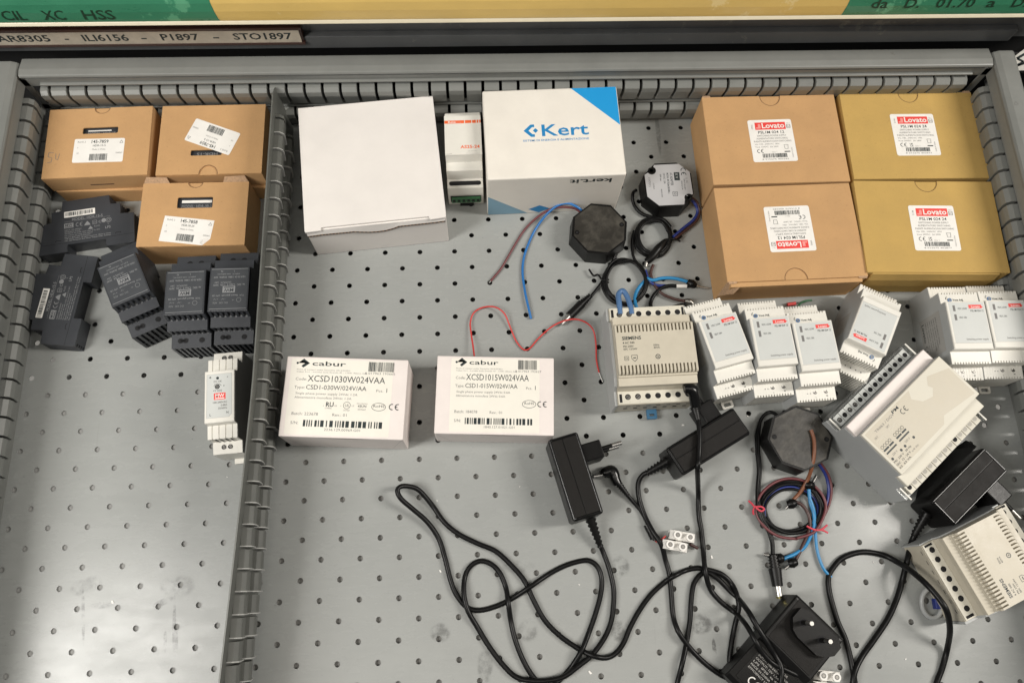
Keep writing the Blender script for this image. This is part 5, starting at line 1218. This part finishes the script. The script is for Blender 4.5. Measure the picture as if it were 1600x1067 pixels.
b = MB('wire_sky'); b.tube(path([(765, 515, 8), (772, 580, 7), (790, 640, 6), (785, 710, 5), (750, 790, 4), (700, 830, 4), (638, 856, 5)], src=GP), 1.65, 'wire_sky'); b.tube(path([(770, 560, 8), (790, 620, 7), (796, 700, 4), (805, 810, 3), (835, 900, 3), (876, 945, 3)], src=GP), 1.4, 'wire_sky'); b.build('wire', cord_t3, world=True)
b = MB('wire_dark_brown'); b.tube(path([(696, 575, 5), (735, 595, 5), (765, 645, 5), (768, 710, 5), (735, 790, 4), (700, 862, 4)], src=GP), 1.6, 'wire_dark_brown'); b.build('wire', cord_t3, world=True)
b = MB('black_plastic')
for p0, p1, q0, q1 in (((745, 490), (785, 500), (785, 480), (802, 450)), ((700, 580), (660, 592), (664, 598), (652, 608)), ((705, 870), (665, 880), (672, 885), (648, 905)), ((640, 855), (612, 852), (570, 838), (545, 834))):
    b.tube(path([(*p0, 7), ((p0[0] + p1[0]) / 2, (p0[1] + p1[1]) / 2, 7), (*p1, 6)], src=GP), 3.6, 'black_plastic', radii=[3.2, 4.6, 3.4]); b.tube(path([(*q0, 6), (*q1, 5)], src=GP), 1.5, 'steel', 8, False)
b.build('wire_ends', cord_t3, world=True)
b = MB('tie_red')
b.tube(path([(505, 605, 9), (530, 622, 9), (546, 612, 8), (530, 600, 9), (500, 600, 8), (485, 585, 6), (470, 572, 4)], src=GP), .9); b.tube(path([(500, 600, 8), (492, 620, 6), (494, 638, 4)], src=GP), .9)
b.tube(path([(755, 695, 8), (790, 712, 8), (825, 712, 6), (855, 690, 5)], src=GP), .9); b.tube(path([(800, 715, 8), (830, 715, 6), (858, 728, 5)], src=GP), .9)
b.build('twist_tie', cord_t3, world=True)

# red wire between the cartons and the transformer
t = thing('loose_wire', 'thin red wire curving from the small white carton towards the ivory transformer', 'wire', *at(820, 520, 0))
b = MB('wire_red'); b.tube(path([(741, 556, 9), (739, 540, 6), (736, 520, 4), (735, 503, 3), (741, 488, 3), (756, 480, 4), (774, 480, 5), (788, 490, 5), (796, 508, 3), (806, 532, 1.5), (818, 546, 1.5), (828, 544, 1.5), (842, 528, 3), (866, 508, 6), (892, 499, 8), (912, 502, 7), (926, 514, 5), (931, 535, 3), (932, 562, 2), (936, 582, 1.5)]), .78); b.tube(path([(936, 582, 1.5), (942, 597, 1.2)]), .5, 'steel'); b.build('wire', t, world=True)
t = thing('loose_wire', 'short green wire end sticking out behind the white power supplies', 'wire', *at(1258, 474, 3))
b = MB('wire_green'); b.tube(path([(1246, 480, 4), (1252, 473, 6), (1260, 470, 7), (1268, 469, 6)]), 1.0); b.tube(path([(1230, 476, 3), (1243, 474, 3)]), 1.8, 'wire_red'); b.build('wire', t, world=True)
# translucent ring clip by the lower ivory transformer
t = thing('cable_clip', 'translucent white ring clip with a blue core beside the lower right transformer', 'clip', *at(1456, 942, 0))
b = MB('clear_plastic'); w = at(1456, 942, 5); b.tube([(w.x + 9 * math.cos(R(a)), w.y + 12 * math.sin(R(a)), 5 + 2 * math.sin(R(a))) for a in range(60, 331, 30)], 2.0, 'grey_plastic'); b.build('ring', t, world=True)
b = MB('wire_navy'); b.box(w.x + 2, w.x + 7, w.y - 5, w.y + 4, 1, 7, 'wire_navy'); b.build('core', t, bevel=.8, world=True)
# crumbs
b = MB('label_white'); rr = random.Random(5)
for (x, y, s_) in ((1112, 870, 1.6), (688, 892, 1.3), (922, 1050, 1.8), (905, 913, .8), (176, 940, 1.6), (683, 782, .7), (1067, 664, 1.4), (1114, 647, .8), (1168, 650, .9), (1250, 940, .8), (355, 745, .7), (1415, 1029, .8), (1364, 878, .6), (812, 760, .6)):
    w = at(x, y, 0); b.M = Matrix.Translation((w.x, w.y, .05)) @ Matrix.Rotation(rr.uniform(0, 3), 4, 'Z'); b.prism_z([(-s_, -s_ * .4), (s_ * .7, -s_ * .5), (s_, s_ * .2), (-s_ * .5, s_ * .6)], 0, .5)
tag(b.build('crumbs'), kind='stuff')
